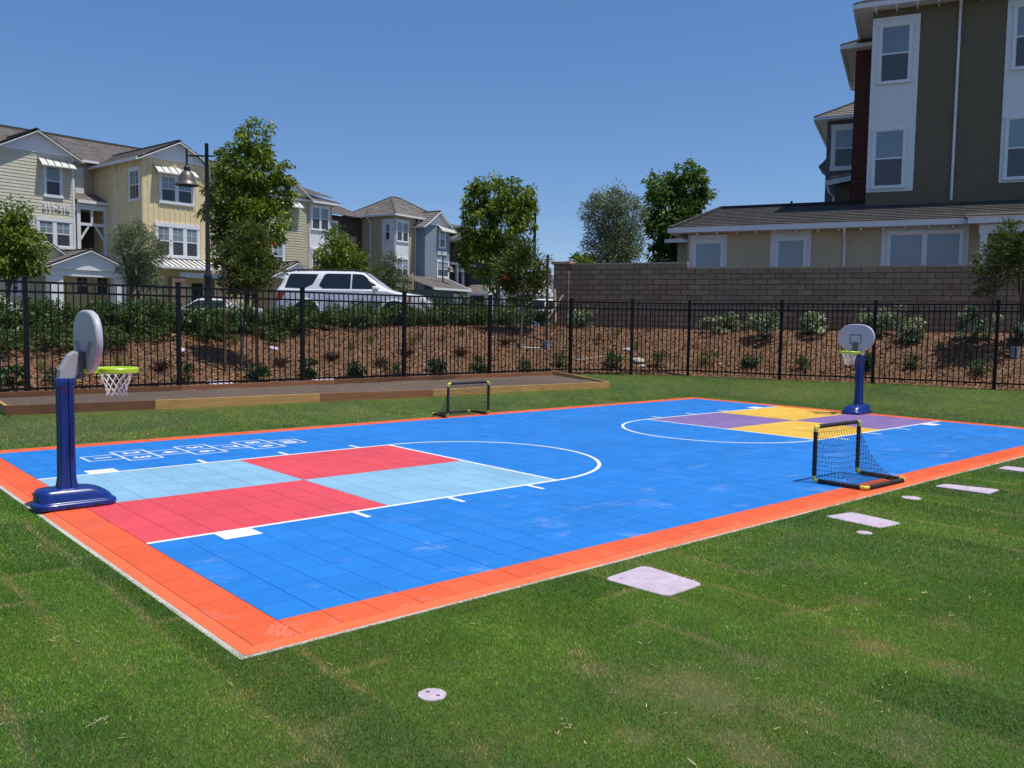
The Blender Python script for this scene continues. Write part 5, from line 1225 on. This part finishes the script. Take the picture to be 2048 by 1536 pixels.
# ------------------------------------------------------------------ olive building, right
HR = -66.2; Wn = Pl(1722, 26.5, HR); org = (*Wn.O[:2], 1.45)
b5 = thing('apartment_building', 'tall olive stucco building with a low tiled wing behind the block wall', 'building', org)
wl0 = Wn.u(1377)-.08; zE = 4.62
massbox(b5, org, Wn, wl0, 12, 1.2, zE, 8, 'wingwall')
Tn = Wn.shift(-3.1); t0 = Tn.u(1722)
e = [Wn.P(wl0-.5, zE+.1, .45), Wn.P(12, zE+.1, .45)]; zr = Wn.shift(-3.9).uz(1500, 416)[1]; r0u = Wn.shift(-3.9).u(1434)
rf = MB(org); r0 = Wn.P(r0u, zr, -3.9); slope(rf, e[0], e[1], Wn.P(12, zr, -3.9), r0); bk0 = Wn.P(wl0-.5, zE+.1, -8.4)
slope(rf, bk0, e[0], r0, r0); slope(rf, Wn.P(12, zE+.1, -8.4), bk0, r0, Wn.P(12, zr, -3.9))
rf.bar(r0+(0, 0, .05), Wn.P(12, zr+.05, -3.9), .2, .09); rf.bar(e[0]+(0, 0, .04), r0+(0, 0, .04), .18, .08)
wr = rf.build('roof', M['roofdark'], b5, fix=False)
LWn = Wn.shift(-4.2); la, lb_ = LWn.u(1352), wl0-.02; ze_ = LWn.uz(1352, 484)[1]
lw_ = MB(org); pbox(lw_, LWn, la, lb_, 1.2, ze_, -3, 0); lw_.build('wall', M['wingwall'], b5)
lr_ = MB(org); slope(lr_, LWn.P(la-.35, ze_+.04, .4), LWn.P(lb_, ze_+.04, .4), LWn.P(lb_, ze_+.55, -1.6), LWn.P(la+.9, ze_+.55, -1.6)); slope(lr_, LWn.P(la-.35, ze_+.04, -3), LWn.P(la-.35, ze_+.04, .4), LWn.P(la+.9, ze_+.55, -1.6), LWn.P(la+.9, ze_+.55, -1.6)); lr_.build('roof', M['roofdark'], b5, fix=False)
lg_ = MB(org); lg_.bar(LWn.P(la-.38, ze_, .44), LWn.P(lb_, ze_, .44), .12, .13); lg_.build('gutter', M['trim'], b5)
vp = MB(org); q = Wn.P(Wn.u(1545), zr, -3.8); vp.tube([q-(0, 0, .3), q+(0, 0, .17)], .04, 8); vp.build('roof_vent', M['dark'], wr)
u_st = Wn.u(1932)
gt = MB(org); gt.bar(Wn.P(wl0-.52, zE+.04, .5), Wn.P(u_st, zE+.04, .5), .13, .15); gt.bar(Wn.P(wl0-.5, zE+.04, .5), Wn.P(wl0-.5, zE+.04, -8), .13, .15)
gt.bar(Wn.P(u_st-.1, zE+.0, .95), Wn.P(12, zE+.0, .95), .13, .15); gt.face([Wn.P(wl0-.45, zE-.02, .45), Wn.P(12, zE-.02, .45), Wn.P(12, zE-.02, 0), Wn.P(wl0-.45, zE-.02, 0)]); gt.build('gutter', M['trim'], b5)
r2 = MB(org); slope(r2, Wn.P(u_st-.15, zE+.06, .92), Wn.P(12, zE+.06, .92), Wn.P(12, zE+.3, .1), Wn.P(u_st-.15, zE+.3, .1)); r2.build('porch_roof', M['roofdark'], b5, fix=False)
for u in np.arange(wl0+.4, u_st, .62): tb = MB(org); pbox(tb, Wn, u-.03, u+.03, zE-.10, zE-.03, 0, .38); tb.build('rafter_tail', M['trim'], b5)
def bigwin(x0, x1, yt, n, inner):
    a, b = Wn.u(x0), Wn.u(x1); z1 = Wn.uz((x0+x1)/2, yt)[1]; m = MB(org); pbox(m, Wn, a, b, 2.2, z1, 0, .03); m.build('window_surround', M['trim'], b5)
    iw = Wn.u(inner[0]), Wn.u(inner[1]); window(b5, org, Wn.shift(.032), (iw[0], iw[1], 2.35, Wn.uz((x0+x1)/2, inner[2])[1]), n, .06, grid=False, head=1.2)
bigwin(1377, 1451, 470, 1, (1385, 1445, 481)); bigwin(1537, 1618, 461, 1, (1548, 1610, 475)); bigwin(1758, 1931, 447, 2, (1770, 1920, 462))
downspout(b5, org, Wn, Wn.u(1685), 1.5, zE+.0, .05, .42)
pp_ = MB(org); ua = Wn.u(1957); pbox(pp_, Wn, ua-.09, ua+.09, 1.4, zE-.35, .65, .85); pbox(pp_, Wn, u_st+.2, 12, zE-.35, zE-.1, .66, .84); pp_.build('porch_column', M['trim'], b5)
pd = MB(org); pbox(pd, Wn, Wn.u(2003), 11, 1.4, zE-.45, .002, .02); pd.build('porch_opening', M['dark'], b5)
zT = 12.1; massbox(b5, org, Tn, t0, 13, 4.4, zT, 7, 'olive')
hip(b5, org, Tn.P(t0, 0, 0), Tn.P(13, 0, 0), Tn.P(13, 0, -7), Tn.P(t0, 0, -7), zT+.02, 2.0, 'roof', oh=.55)
for u in np.arange(t0+.1, 8, .62): tb = MB(org); pbox(tb, Tn, u-.03, u+.03, zT-.13, zT-.06, 0, .5); tb.build('rafter_tail', M['trim'], b5)
def towercol(x0, x1, y0, y1, wins):
    a, b = Tn.u(x0), Tn.u(x1); c = (x0+x1)/2; z0, z1 = Tn.uz(c, y1)[1], Tn.uz(c, y0)[1]; m = MB(org); pbox(m, Tn, a, b, z0, z1, 0, .035); m.build('window_surround', M['trim'], b5)
    for (wx0, wx1, wy0, wy1) in wins:
        cc = (wx0+wx1)/2; window(b5, org, Tn.shift(.037), (Tn.u(wx0), Tn.u(wx1), Tn.uz(cc, wy1)[1], Tn.uz(cc, wy0)[1]), 1, .07, grid=False, head=1.1)
towercol(1722.5, 1815, 36, 384, [(1736, 1801, 50, 170), (1732, 1798, 258, 378)])
towercol(1984, 2110, -2, 364, [(1997, 2090, 8, 140), (1992, 2085, 232, 360)])
downspout(b5, org, Tn, Tn.u(1892), 5.75, zT+.05, .06, .45)
# maroon and slate blocks behind
Rd = Wn.shift(-6.2); r0_ = Rd.u(1693); zR = Rd.uz(1700, 101)[1]
m = MB(org); pbox(m, Rd, r0_, r0_+4, 3.5, zR, -5, 0); laps(m, Rd, [(r0_, 3.5), (r0_+4, 3.5), (r0_+4, zR), (r0_, zR)], .2, .03); sp_ = Rd.turn(r0_, -1); laps(m, sp_, [(0, 3.5), (5, 3.5), (5, zR), (0, zR)], .2, .03); m.build('shingle_wall', M['redwall'], b5)
hip(b5, org, Rd.P(r0_, 0, 0), Rd.P(r0_+4, 0, 0), Rd.P(r0_+4, 0, -5), Rd.P(r0_, 0, -5), zR, 1.3, 'roof', oh=.5)
Bd = Wn.shift(-12.5); d0 = Bd.u(1641); zB = Bd.uz(1660, 240)[1]
massbox(b5, org, Bd, d0, d0+5, 3, zB, 6, 'slate'); hip(b5, org, Bd.P(d0, 0, 0), Bd.P(d0+5, 0, 0), Bd.P(d0+5, 0, -6), Bd.P(d0, 0, -6), zB, 1.7, 'roof', oh=.5)
window(b5, org, Bd, (Bd.u(1650), Bd.u(1650)+1.55, Bd.uz(1672, 342)[1], Bd.uz(1672, 250)[1]), 1, .16, grid=False)
Cd = Bd.shift(1.6); c0, c1 = Cd.u(1662), Cd.u(1662)+3; zc = Cd.uz(1670, 366)[1]
massbox(b5, org, Cd, c0, c1, 3, zc, 1.6, 'olive', name='porch_wall'); cr = MB(org); slope(cr, Cd.P(Cd.u(1645), zc, .4), Cd.P(c1, zc+.55, .4), Cd.P(c1, zc+1.1, -1.6), Cd.P(Cd.u(1645), zc+.55, -1.6)); cr.build('porch_roof', M['roof'], b5, fix=False)
cg = MB(org); cg.bar(Cd.P(Cd.u(1645), zc-.06, .42), Cd.P(c1, zc+.5, .42), .12, .2); cg.tube([Cd.P(Cd.u(1646), zc-.1, .4), Cd.P(Cd.u(1652), zc-.45, .3), Cd.P(Cd.u(1660), zc-.6, .1), Cd.P(Cd.u(1661), 3.2, .08)], .05, 8); cg.build('gutter', M['trim'], b5)
m = MB(org); q = Bd.P(d0-.02, 0, -1.5); m.prism([(0, zB-1.3), (.45, zB-1.75), (0, zB-2.1)], q, -Bd.ax, (0, 0, 1), -Bd.n*2); m.build('side_awning', M['slate'], b5)

# ------------------------------------------------------------------ block wall
BW = Pl(1110, 26.5, -62.4); w1 = BW.u(2048)+9; org = (*BW.O[:2], 1.3)
bw = thing('block_wall', 'long brown concrete block wall above the bark bank', 'wall', org)
uS = BW.u(1373); zA, zBt = 3.40, 3.245
def uvwall(mb, pl, u0, u1, z0, z1, t):
    for (o, sgn) in ((0, 1), (-t, -1)): mb.face([pl.P(u0, z0, o), pl.P(u1, z0, o), pl.P(u1, z1, o), pl.P(u0, z1, o)], [(u0, z0), (u1, z0), (u1, z1), (u0, z1)])
    mb.face([pl.P(u0, z0, 0), pl.P(u0, z0, -t), pl.P(u0, z1, -t), pl.P(u0, z1, 0)], [(0, z0), (t, z0), (t, z1), (0, z1)]); mb.face([pl.P(u1, z0, 0), pl.P(u1, z0, -t), pl.P(u1, z1, -t), pl.P(u1, z1, 0)], [(0, z0), (t, z0), (t, z1), (0, z1)])
    mb.face([pl.P(u0, z1, 0), pl.P(u1, z1, 0), pl.P(u1, z1, -t), pl.P(u0, z1, -t)], [(u0, 0), (u1, 0), (u1, t), (u0, t)])
m = MB(org); c0 = .46; uvwall(m, BW, c0, uS, .9, zA-.05, .2); uvwall(m, BW, uS, w1, .9, zBt-.05, .2); m.build('wall', M['block'], bw)
m = MB(org)
for (a, b, z) in ((c0, uS, zA), (uS, w1, zBt)):
    u = a
    while u < b-.02:
        v = min(u+.405, b); pbox(m, BW, u+.004, v-.004, z-.05, z+random.uniform(-.004, .006), -.21, .012); u = v
m.build('cap', M['capblock'], bw)
PBw = BW.shift(.11); m = MB(org); uvwall(m, PBw, -.02, c0-.004, .9, 3.36, .42); pi_ = m.build('pilaster', M['block'], bw)
m = MB(org); pbox(m, PBw, -.09, c0+.07, 3.362, 3.45, -.49, .07); m.build('pilaster_cap', M['capblock'], pi_, bevel=.012)
# ------------------------------------------------------------------ street lamps
def lamp(label, px, dep, arm, head_dz=-.02, top=None):
    p = gnd(px, dep); zt = float(at(px, top, dep)[2]); H = zt-p[2]; t = thing('street_lamp', label, 'street lamp', p, 0, 'bell street lamps of the parking lot')
    m = MB(); m.lathe([(.17, 0), (.17, .12), (.14, .16), (.115, .22), (.115, 1.35), (.135, 1.40), (.125, 1.46), (.085, 1.55), (.075, 1.62), (.062, H*.6), (.055, H-.05), (.062, H-.04), (.055, H), (.001, H+.02)], n=16); m.build('post', M['lamp'], t, smoothf=40)
    d = np.array([_r[0], _r[1], 0])*arm; L = .62
    m = MB(); za = H-.38; m.tube([(-d*.18)+(0, 0, za), d*L+np.array([0, 0, za])], .026, 8); m.tube([d*(L-.0)+np.array([0, 0, za+.22]), d*L+np.array([0, 0, za-.42])], .034, 8); m.tube([d*.05+np.array([0, 0, za-.28]), d*.25+np.array([0, 0, za-.05]), d*.5+np.array([0, 0, za+.03])], .016, 6)
    m.build('arm', M['lamp'], t, smoothf=40)
    c = d*L+np.array([0, 0, za-.42]); m = MB(); m.lathe([(.07, .10), (.10, .06), (.10, -.02), (.08, -.06)], c, 16); hd = m.build('lamp_collar', M['lamp'], t, smoothf=40)
    m = MB(); m.lathe([(.085, -.04), (.16, -.09), (.225, -.20), (.265, -.34), (.285, -.40), (.36, -.46), (.365, -.49), (.34, -.485), (.26, -.40), (.15, -.15)], c, 28); m.build('lamp_bell', M['lampbell'], t, smoothf=50)
    return t
lamp('tallest looking black lamp post with its bell on the left, before the yellow building', 417, 27, -1, top=292)
lamp('black lamp post behind the broad leafy tree, bell turned to the left', 1067, 38.7, -1, top=405)
lamp('small distant lamp post with its bell on the right, before the blue siding', 885, 71, 1, top=513)
p = gnd(890, 70.6); m = MB(p); z = lambda y: float(at(890, y, 70.6)[2]); m.bar((p[0], p[1], p[2]), (p[0], p[1], z(574)), .06); sg = thing('parking_sign', 'small blue sign on a post beside the distant lamp', 'sign', p)
m.build('sign_post', M['greybox'], sg); m = MB(p); a = np.array([_r[0], _r[1], 0]); m.box((p[0]+.04, p[1]-.06, (z(577)+z(590))/2), a*.17, np.array([-a[1], a[0], 0])*.012, (0, 0, (z(577)-z(590))/2)); m.build('sign_plate', basic('sign_blue', (.02, .12, .5), .5, .03), sg)

# ------------------------------------------------------------------ cars
def section(W, z0, zb, zs, z1, wt):                        # half outline mirrored: rocker, belt, roof
    h = [(W*.90, z0), (W*.985, z0+.10), (W, z0+(zb-z0)*.55), (W*.985, zb-.03), (W*.955, zb)]
    if z1 > zb+.03: h += [(wt+(W*.955-wt)*.5, (zb+z1)/2), (wt, z1-.09), (wt-.07, z1-.025), (wt*.55, z1), (.001, z1+.012)]
    else: h += [(W*.90, zb+.02), (W*.75, zb+.035), (W*.6, zb+.045), (W*.35, zb+.05), (.001, zb+.052)]
    return h+[(-y, z) for y, z in h[::-1]]
def car(name, label, loc, rz, st, L, W, belt, glasses, wheels, mat, extra, group=None):
    t = thing(name, label, 'car', loc, rz, group)
    m = MB(); m.loft([[(x, y, z) for y, z in section(w_, z0, zb, 0, z1, wt)] for x, w_, z0, zb, z1, wt in st]); body = m.build('body', M[mat], t, smoothf=28)
    def surf(x, z):                                        # half width of the body at station x and height z
        xs = [s[0] for s in st]; k = max(0, min(len(st)-2, int(np.searchsorted(xs, x))-1)); f = (x-xs[k])/(xs[k+1]-xs[k]); out = []
        for s in (st[k], st[k+1]):
            out.append(np.array(section(s[1], s[2], s[3], 0, s[4], s[5])[:10]))
        h = out[0]*(1-f)+out[1]*f; return float(np.interp(z, h[:, 1], h[:, 0]))
    for poly, mt in glasses:
        for sd in (1, -1):
            m = MB(); n = len(poly); c = (sum(p[0] for p in poly)/n, sum(p[1] for p in poly)/n); pl_ = [(a[0]+(b[0]-a[0])*q/7, a[1]+(b[1]-a[1])*q/7) for a, b in zip(poly, poly[1:]+poly[:1]) for q in range(7)]
            ring = lambda s, o: [(c[0]+(x-c[0])*s, sd*(surf(c[0]+(x-c[0])*s, c[1]+(z-c[1])*s)+o), c[1]+(z-c[1])*s) for x, z in pl_]
            m.loft([ring(1.0, -.004)]+[ring(q, .010) for q in (.995, .88, .75, .6, .45, .3, .15, .04)]); m.build('side_window', M[mt], t)
    for x, r in wheels:
        for sd in (1, -1):
            wt_ = W/2-.115; m = MB(); m.lathe([(r*.62, -.11), (r*.93, -.115), (r, -.08), (r, .08), (r*.93, .115), (r*.62, .11)], (x, sd*wt_, r), 28, axis=1, cap=True); wh = m.build('wheel', M['tyre'], t, smoothf=40)
            m = MB(); m.lathe([(.001, sd*.10), (r*.2, sd*.118), (r*.6, sd*.108), (r*.63, sd*.116)], (x, sd*wt_, r), 24, axis=1); m.build('rim', M['rim'], wh, smoothf=40)
            m = MB(); n = 20; oy = sd*(W/2-.012); ro = r*1.19                     # dark wheel arch opening with a raised lip
            arc = [(x+ro*math.cos(a), r*.98+ro*math.sin(a)) for a in np.linspace(math.pi*1.04, -.04*math.pi, n)]
            m.prism(arc+[(x+ro*.9, st[2][2]-.01), (x-ro*.9, st[2][2]-.01)], (0, oy-.0*sd-.10*sd, 0), (1, 0, 0), (0, 0, 1), (0, sd*.118, 0)); m.build('wheel_arch', M['blackplastic'], t)
            m = MB(); m.tube([(a_, oy+sd*.004, b_) for a_, b_ in [(x+(ro+.035)*math.cos(a), r*.98+(ro+.035)*math.sin(a)) for a in np.linspace(math.pi*1.0, 0, n)]], .038, 6); m.build('fender_lip', M[mat], t, smoothf=50)
    extra(t, surf); return t
def suv_extra(t, surf):
    def panel(pts, name, mt, off=.006):
        m = MB(); m.face(pts); m.build(name, M[mt], t)
    m = MB(); a = [(1.20, -.66, 1.235), (1.20, .66, 1.235), (.42, .60, 1.795), (.42, -.60, 1.795)]; n = np.array([.585, 0, .81])*.012
    m.loft([[np.array(q)-n*2 for q in a], [np.array(q)+n for q in a]]); m.build('windshield', M['carglass'], t)
    m = MB(); a = [(-2.50, -.66, 1.22), (-2.50, .66, 1.22), (-2.33, .60, 1.74), (-2.33, -.60, 1.74)]; n = np.array([-.95, 0, .3])*.012; m.loft([[np.array(q)-n*2 for q in a], [np.array(q)+n for q in a]]); m.build('rear_window', M['carglass'], t)
    for sd in (1, -1):
        m = MB(); m.tube([(-2.2, sd*.62, 1.83), (-2.05, sd*.62, 1.885), (.05, sd*.62, 1.905), (.28, sd*.62, 1.85)], .026, 8)
        for x in (-1.9, -.7, .1): m.bar((x, sd*.62, 1.82), (x, sd*.62, 1.89), .06, .05)
        m.build('roof_rail', M['blackplastic'], t, smoothf=40)
        m = MB(); m.prism([(-2.60, .80), (-2.40, .86), (-2.28, 1.13), (-2.53, 1.14)], (0, sd*.70, 0), (1, 0, 0), (0, 0, 1), (0, sd*.272, 0)); m.build('tail_light', M['tail'], t, bevel=.015)
        m = MB(); m.loft([[(x, sd*y, z) for x, y, z in ((2.02, .93, .88), (2.36, .80, .88), (2.50, .56, .90), (2.45, .56, 1.0), (2.30, .80, 1.01), (2.05, .91, 1.0))], [(x, sd*y, z) for x, y, z in ((2.06, .96, .87), (2.40, .83, .87), (2.555, .57, .89), (2.49, .57, 1.01), (2.33, .83, 1.02), (2.08, .94, 1.01))]]); m.build('headlight', M['headl'], t)
        m = MB(); m.prism([(1.94, .84), (2.06, .84), (2.08, 1.0), (1.97, 1.0)], (0, sd*.88, 0), (1, 0, 0), (0, 0, 1), (0, sd*.075, 0)); m.build('turn_signal', M['amber'], t)
        m = MB(); m.loft([[(.86+q[0]*s+dx, sd*y, 1.24+q[1]*s) for q in ((-.09, -.09), (.09, -.09), (.12, 0), (.09, .10), (-.09, .10), (-.12, 0))] for y, s, dx in ((.97, .35, -.02), (1.03, .8, 0), (1.13, 1.0, .01), (1.20, .85, .01), (1.215, .6, .01))]); m.build('side_mirror', M['carwhite'], t, smoothf=50)
        for x in (-.72, .42):
            y = surf(x, 1.06); m = MB(); m.tube([(x-.10, sd*(y-.01), 1.06), (x-.09, sd*(y+.035), 1.065), (x+.09, sd*(y+.035), 1.065), (x+.10, sd*(y-.01), 1.06)], .016, 6); m.build('door_handle', M['carwhite'], t, smoothf=50)
        m = MB()
        for pts in ([(-1.16, .62), (-1.10, 1.06), (-1.02, 1.20)], [(.0, .5), (.0, 1.22)], [(1.13, .55), (1.16, .9), (1.08, 1.2)]):
            for a, b in zip(pts[:-1], pts[1:]): m.bar((a[0], sd*(surf(*a)+.0012), a[1]), (b[0], sd*(surf(*b)+.0012), b[1]), .008, .004, up=(0, 1, 0))
        m.build('door_seam', M['blackplastic'], t)
    m = MB(); m.bx(2.50, 2.575, -.48, .48, .86, 1.0); m.build('grille', M['blackplastic'], t, bevel=.02)
    m = MB(); m.bx(2.555, 2.60, -.44, .44, .915, .945); m.build('grille_bar', M['rim'], t)
st = [(-2.60, .82, .52, .92, .92, .6), (-2.58, .93, .42, 1.18, 1.2, .7), (-2.50, .955, .36, 1.22, 1.36, .80), (-2.32, .96, .34, 1.22, 1.80, .76), (-2.05, .965, .33, 1.22, 1.845, .76), (-1.0, .97, .32, 1.22, 1.87, .76), (.05, .97, .32, 1.22, 1.865, .76), (.40, .97, .32, 1.215, 1.82, .755), (.8, .97, .32, 1.21, 1.535, .80), (1.22, .968, .32, 1.20, 1.25, .86), (1.5, .965, .33, 1.13, 1.14, .9), (2.0, .955, .36, 1.07, 1.08, .9), (2.35, .92, .40, 1.02, 1.03, .85), (2.52, .84, .42, .97, .98, .8), (2.60, .72, .46, .80, .80, .6)]
q = at(714, 600, 30.4)
side = lambda pts: pts
car('parked_suv', 'large white sport utility vehicle with roof rails parked beyond the hedge', (q[0], q[1], 1.40), R(-43.5), st, 5.2, 1.94, 1.22,
    [([(-2.30, 1.27), (-1.62, 1.25), (-1.33, 1.40), (-1.16, 1.74), (-2.14, 1.75), (-2.2, 1.6)], 'carglass'), ([(-1.12, 1.36), (-.98, 1.25), (-.03, 1.25), (-.03, 1.76), (-.86, 1.765), (-.95, 1.72)], 'carglass'), ([(.02, 1.25), (.98, 1.25), (.80, 1.42), (.42, 1.72), (.30, 1.755), (.02, 1.76)], 'carglass')], [(-1.55, .385), (1.50, .385)], 'carwhite', suv_extra)
def sedan_extra(t, surf):
    for x0, x1, z0, z1, nm in ((.95, .28, .93, 1.36, 'windshield'), (-1.55, -.85, .96, 1.34, 'rear_window')):
        m = MB(); a = [(x0, -.62, z0), (x0, .62, z0), (x1, .52, z1), (x1, -.52, z1)]; d = np.array([z1-z0, 0, abs(x1-x0)]); d /= np.linalg.norm(d); n = np.array([d[0]*(1 if x0 > x1 else -1), 0, d[2]])*.012
        m.loft([[np.array(q_)-n*2 for q_ in a], [np.array(q_)+n for q_ in a]]); m.build(nm, M['carglass'], t)
    for sd in (1, -1):
        m = MB(); m.prism([(-2.29, .72), (-1.98, .76), (-1.92, .90), (-2.24, .92)], (0, sd*.62, 0), (1, 0, 0), (0, 0, 1), (0, sd*.262, 0)); m.build('tail_light', M['tail'], t, bevel=.012)
        m = MB(); m.prism([(1.9, .62), (2.25, .62), (2.18, .78), (1.85, .8)], (0, sd*.62, 0), (1, 0, 0), (0, 0, 1), (0, sd*.255, 0)); m.build('headlight', M['headl'], t, bevel=.012)
        m = MB(); m.loft([[(.72+q_[0]*s, sd*y, .98+q_[1]*s) for q_ in ((-.07, -.06), (.07, -.06), (.09, 0), (.07, .07), (-.07, .07))] for y, s in ((.86, .4), (.93, 1), (1.02, .9))]); m.build('side_mirror', M['carsilver'], t, smoothf=50)
st2 = [(-2.32, .72, .42, .80, .80, .5), (-2.26, .86, .30, .95, .96, .6), (-2.0, .90, .25, .985, 1.0, .7), (-1.55, .91, .22, .98, 1.02, .72), (-.85, .915, .20, .96, 1.36, .64), (-.3, .92, .20, .94, 1.43, .64), (.25, .92, .20, .93, 1.40, .64), (.95, .915, .20, .92, .96, .72), (1.5, .905, .22, .86, .87, .75), (2.0, .88, .25, .76, .77, .72), (2.25, .78, .28, .66, .67, .6), (2.33, .62, .32, .56, .56, .5)]
sg_ = [([(-1.35, .99), (-.35, .98), (-.35, 1.32), (-.80, 1.32), (-1.05, 1.22)], 'carglass'), ([(-.30, .98), (.82, .96), (.28, 1.30), (-.30, 1.33)], 'carglass')]
p = gnd(415, 38); car('parked_sedan', 'silver sedan half hidden by the hedge beneath the yellow building', p, R(138.6+4), st2, 4.65, 1.84, .95, sg_, [(-1.4, .32), (1.35, .32)], 'carsilver', sedan_extra, 'parked sedans behind the hedge')
p = gnd(1085, 36); car('parked_sedan', 'white car glimpsed through the hedge left of the block wall', (p[0], p[1], p[2]-.25), R(120), st2, 4.65, 1.84, .95, sg_, [(-1.4, .32), (1.35, .32)], 'carwhite', sedan_extra, 'parked sedans behind the hedge')
p = gnd(-22, 36); car('parked_sedan', 'white car at the left photo border behind the leafy tree', (p[0], p[1], p[2]), R(-41), st2, 4.65, 1.84, .95, sg_, [(-1.4, .32), (1.35, .32)], 'carwhite', sedan_extra, 'parked sedans behind the hedge')
# pale timber braces at the end of the wall
for lab, a_, b_, dp in (('upright pale lath leaning on the pilaster of the block wall', (1112, 645), (1110, 578), 25.4), ('slanting pale lath propped against the pilaster of the block wall', (1094, 640), (1126, 590), 25.2)):
    P, Q2 = at(*a_, dp), at(*b_, dp+.3); m = MB(P); m.bar(P, Q2, .05, .03); tag(m.build('timber_lath', M['palewood'], None), lab, 'lath', 'pale laths at the wall end')
SC.render.engine = 'CYCLES'; SC.cycles.max_bounces = 6; SC.cycles.diffuse_bounces = 3; SC.cycles.transmission_bounces = 3; SC.cycles.use_denoising = True
SC.cycles.use_adaptive_sampling = True; SC.cycles.adaptive_threshold = .02
SC.render.resolution_x = 1024; SC.render.resolution_y = 768

# look-alikes whose description is the same are told apart by their place from the left
tops = {}
for o in SC.objects:
    if o.parent is None and 'label' in o: tops.setdefault(o['label'], []).append(o)
NW = 'one two three four five six seven eight nine ten'.split(); OD = 'first second third fourth fifth sixth seventh eighth ninth tenth'.split()
for lab, os_ in tops.items():
    n = len(os_)
    if n < 2: continue
    scr = lambda o: float((np.array(o.location)-CAM)@_R/((np.array(o.location)-CAM)@_d))
    for k, o in enumerate(sorted(os_, key=scr)):
        w_ = ('left one of two' if k == 0 else 'right one of two') if n == 2 else ('leftmost' if k == 0 else 'rightmost' if k == n-1 else 'middle' if n == 3 else OD[k]+' from left')+' of '+NW[n-1]
        o['label'] = lab+', '+w_
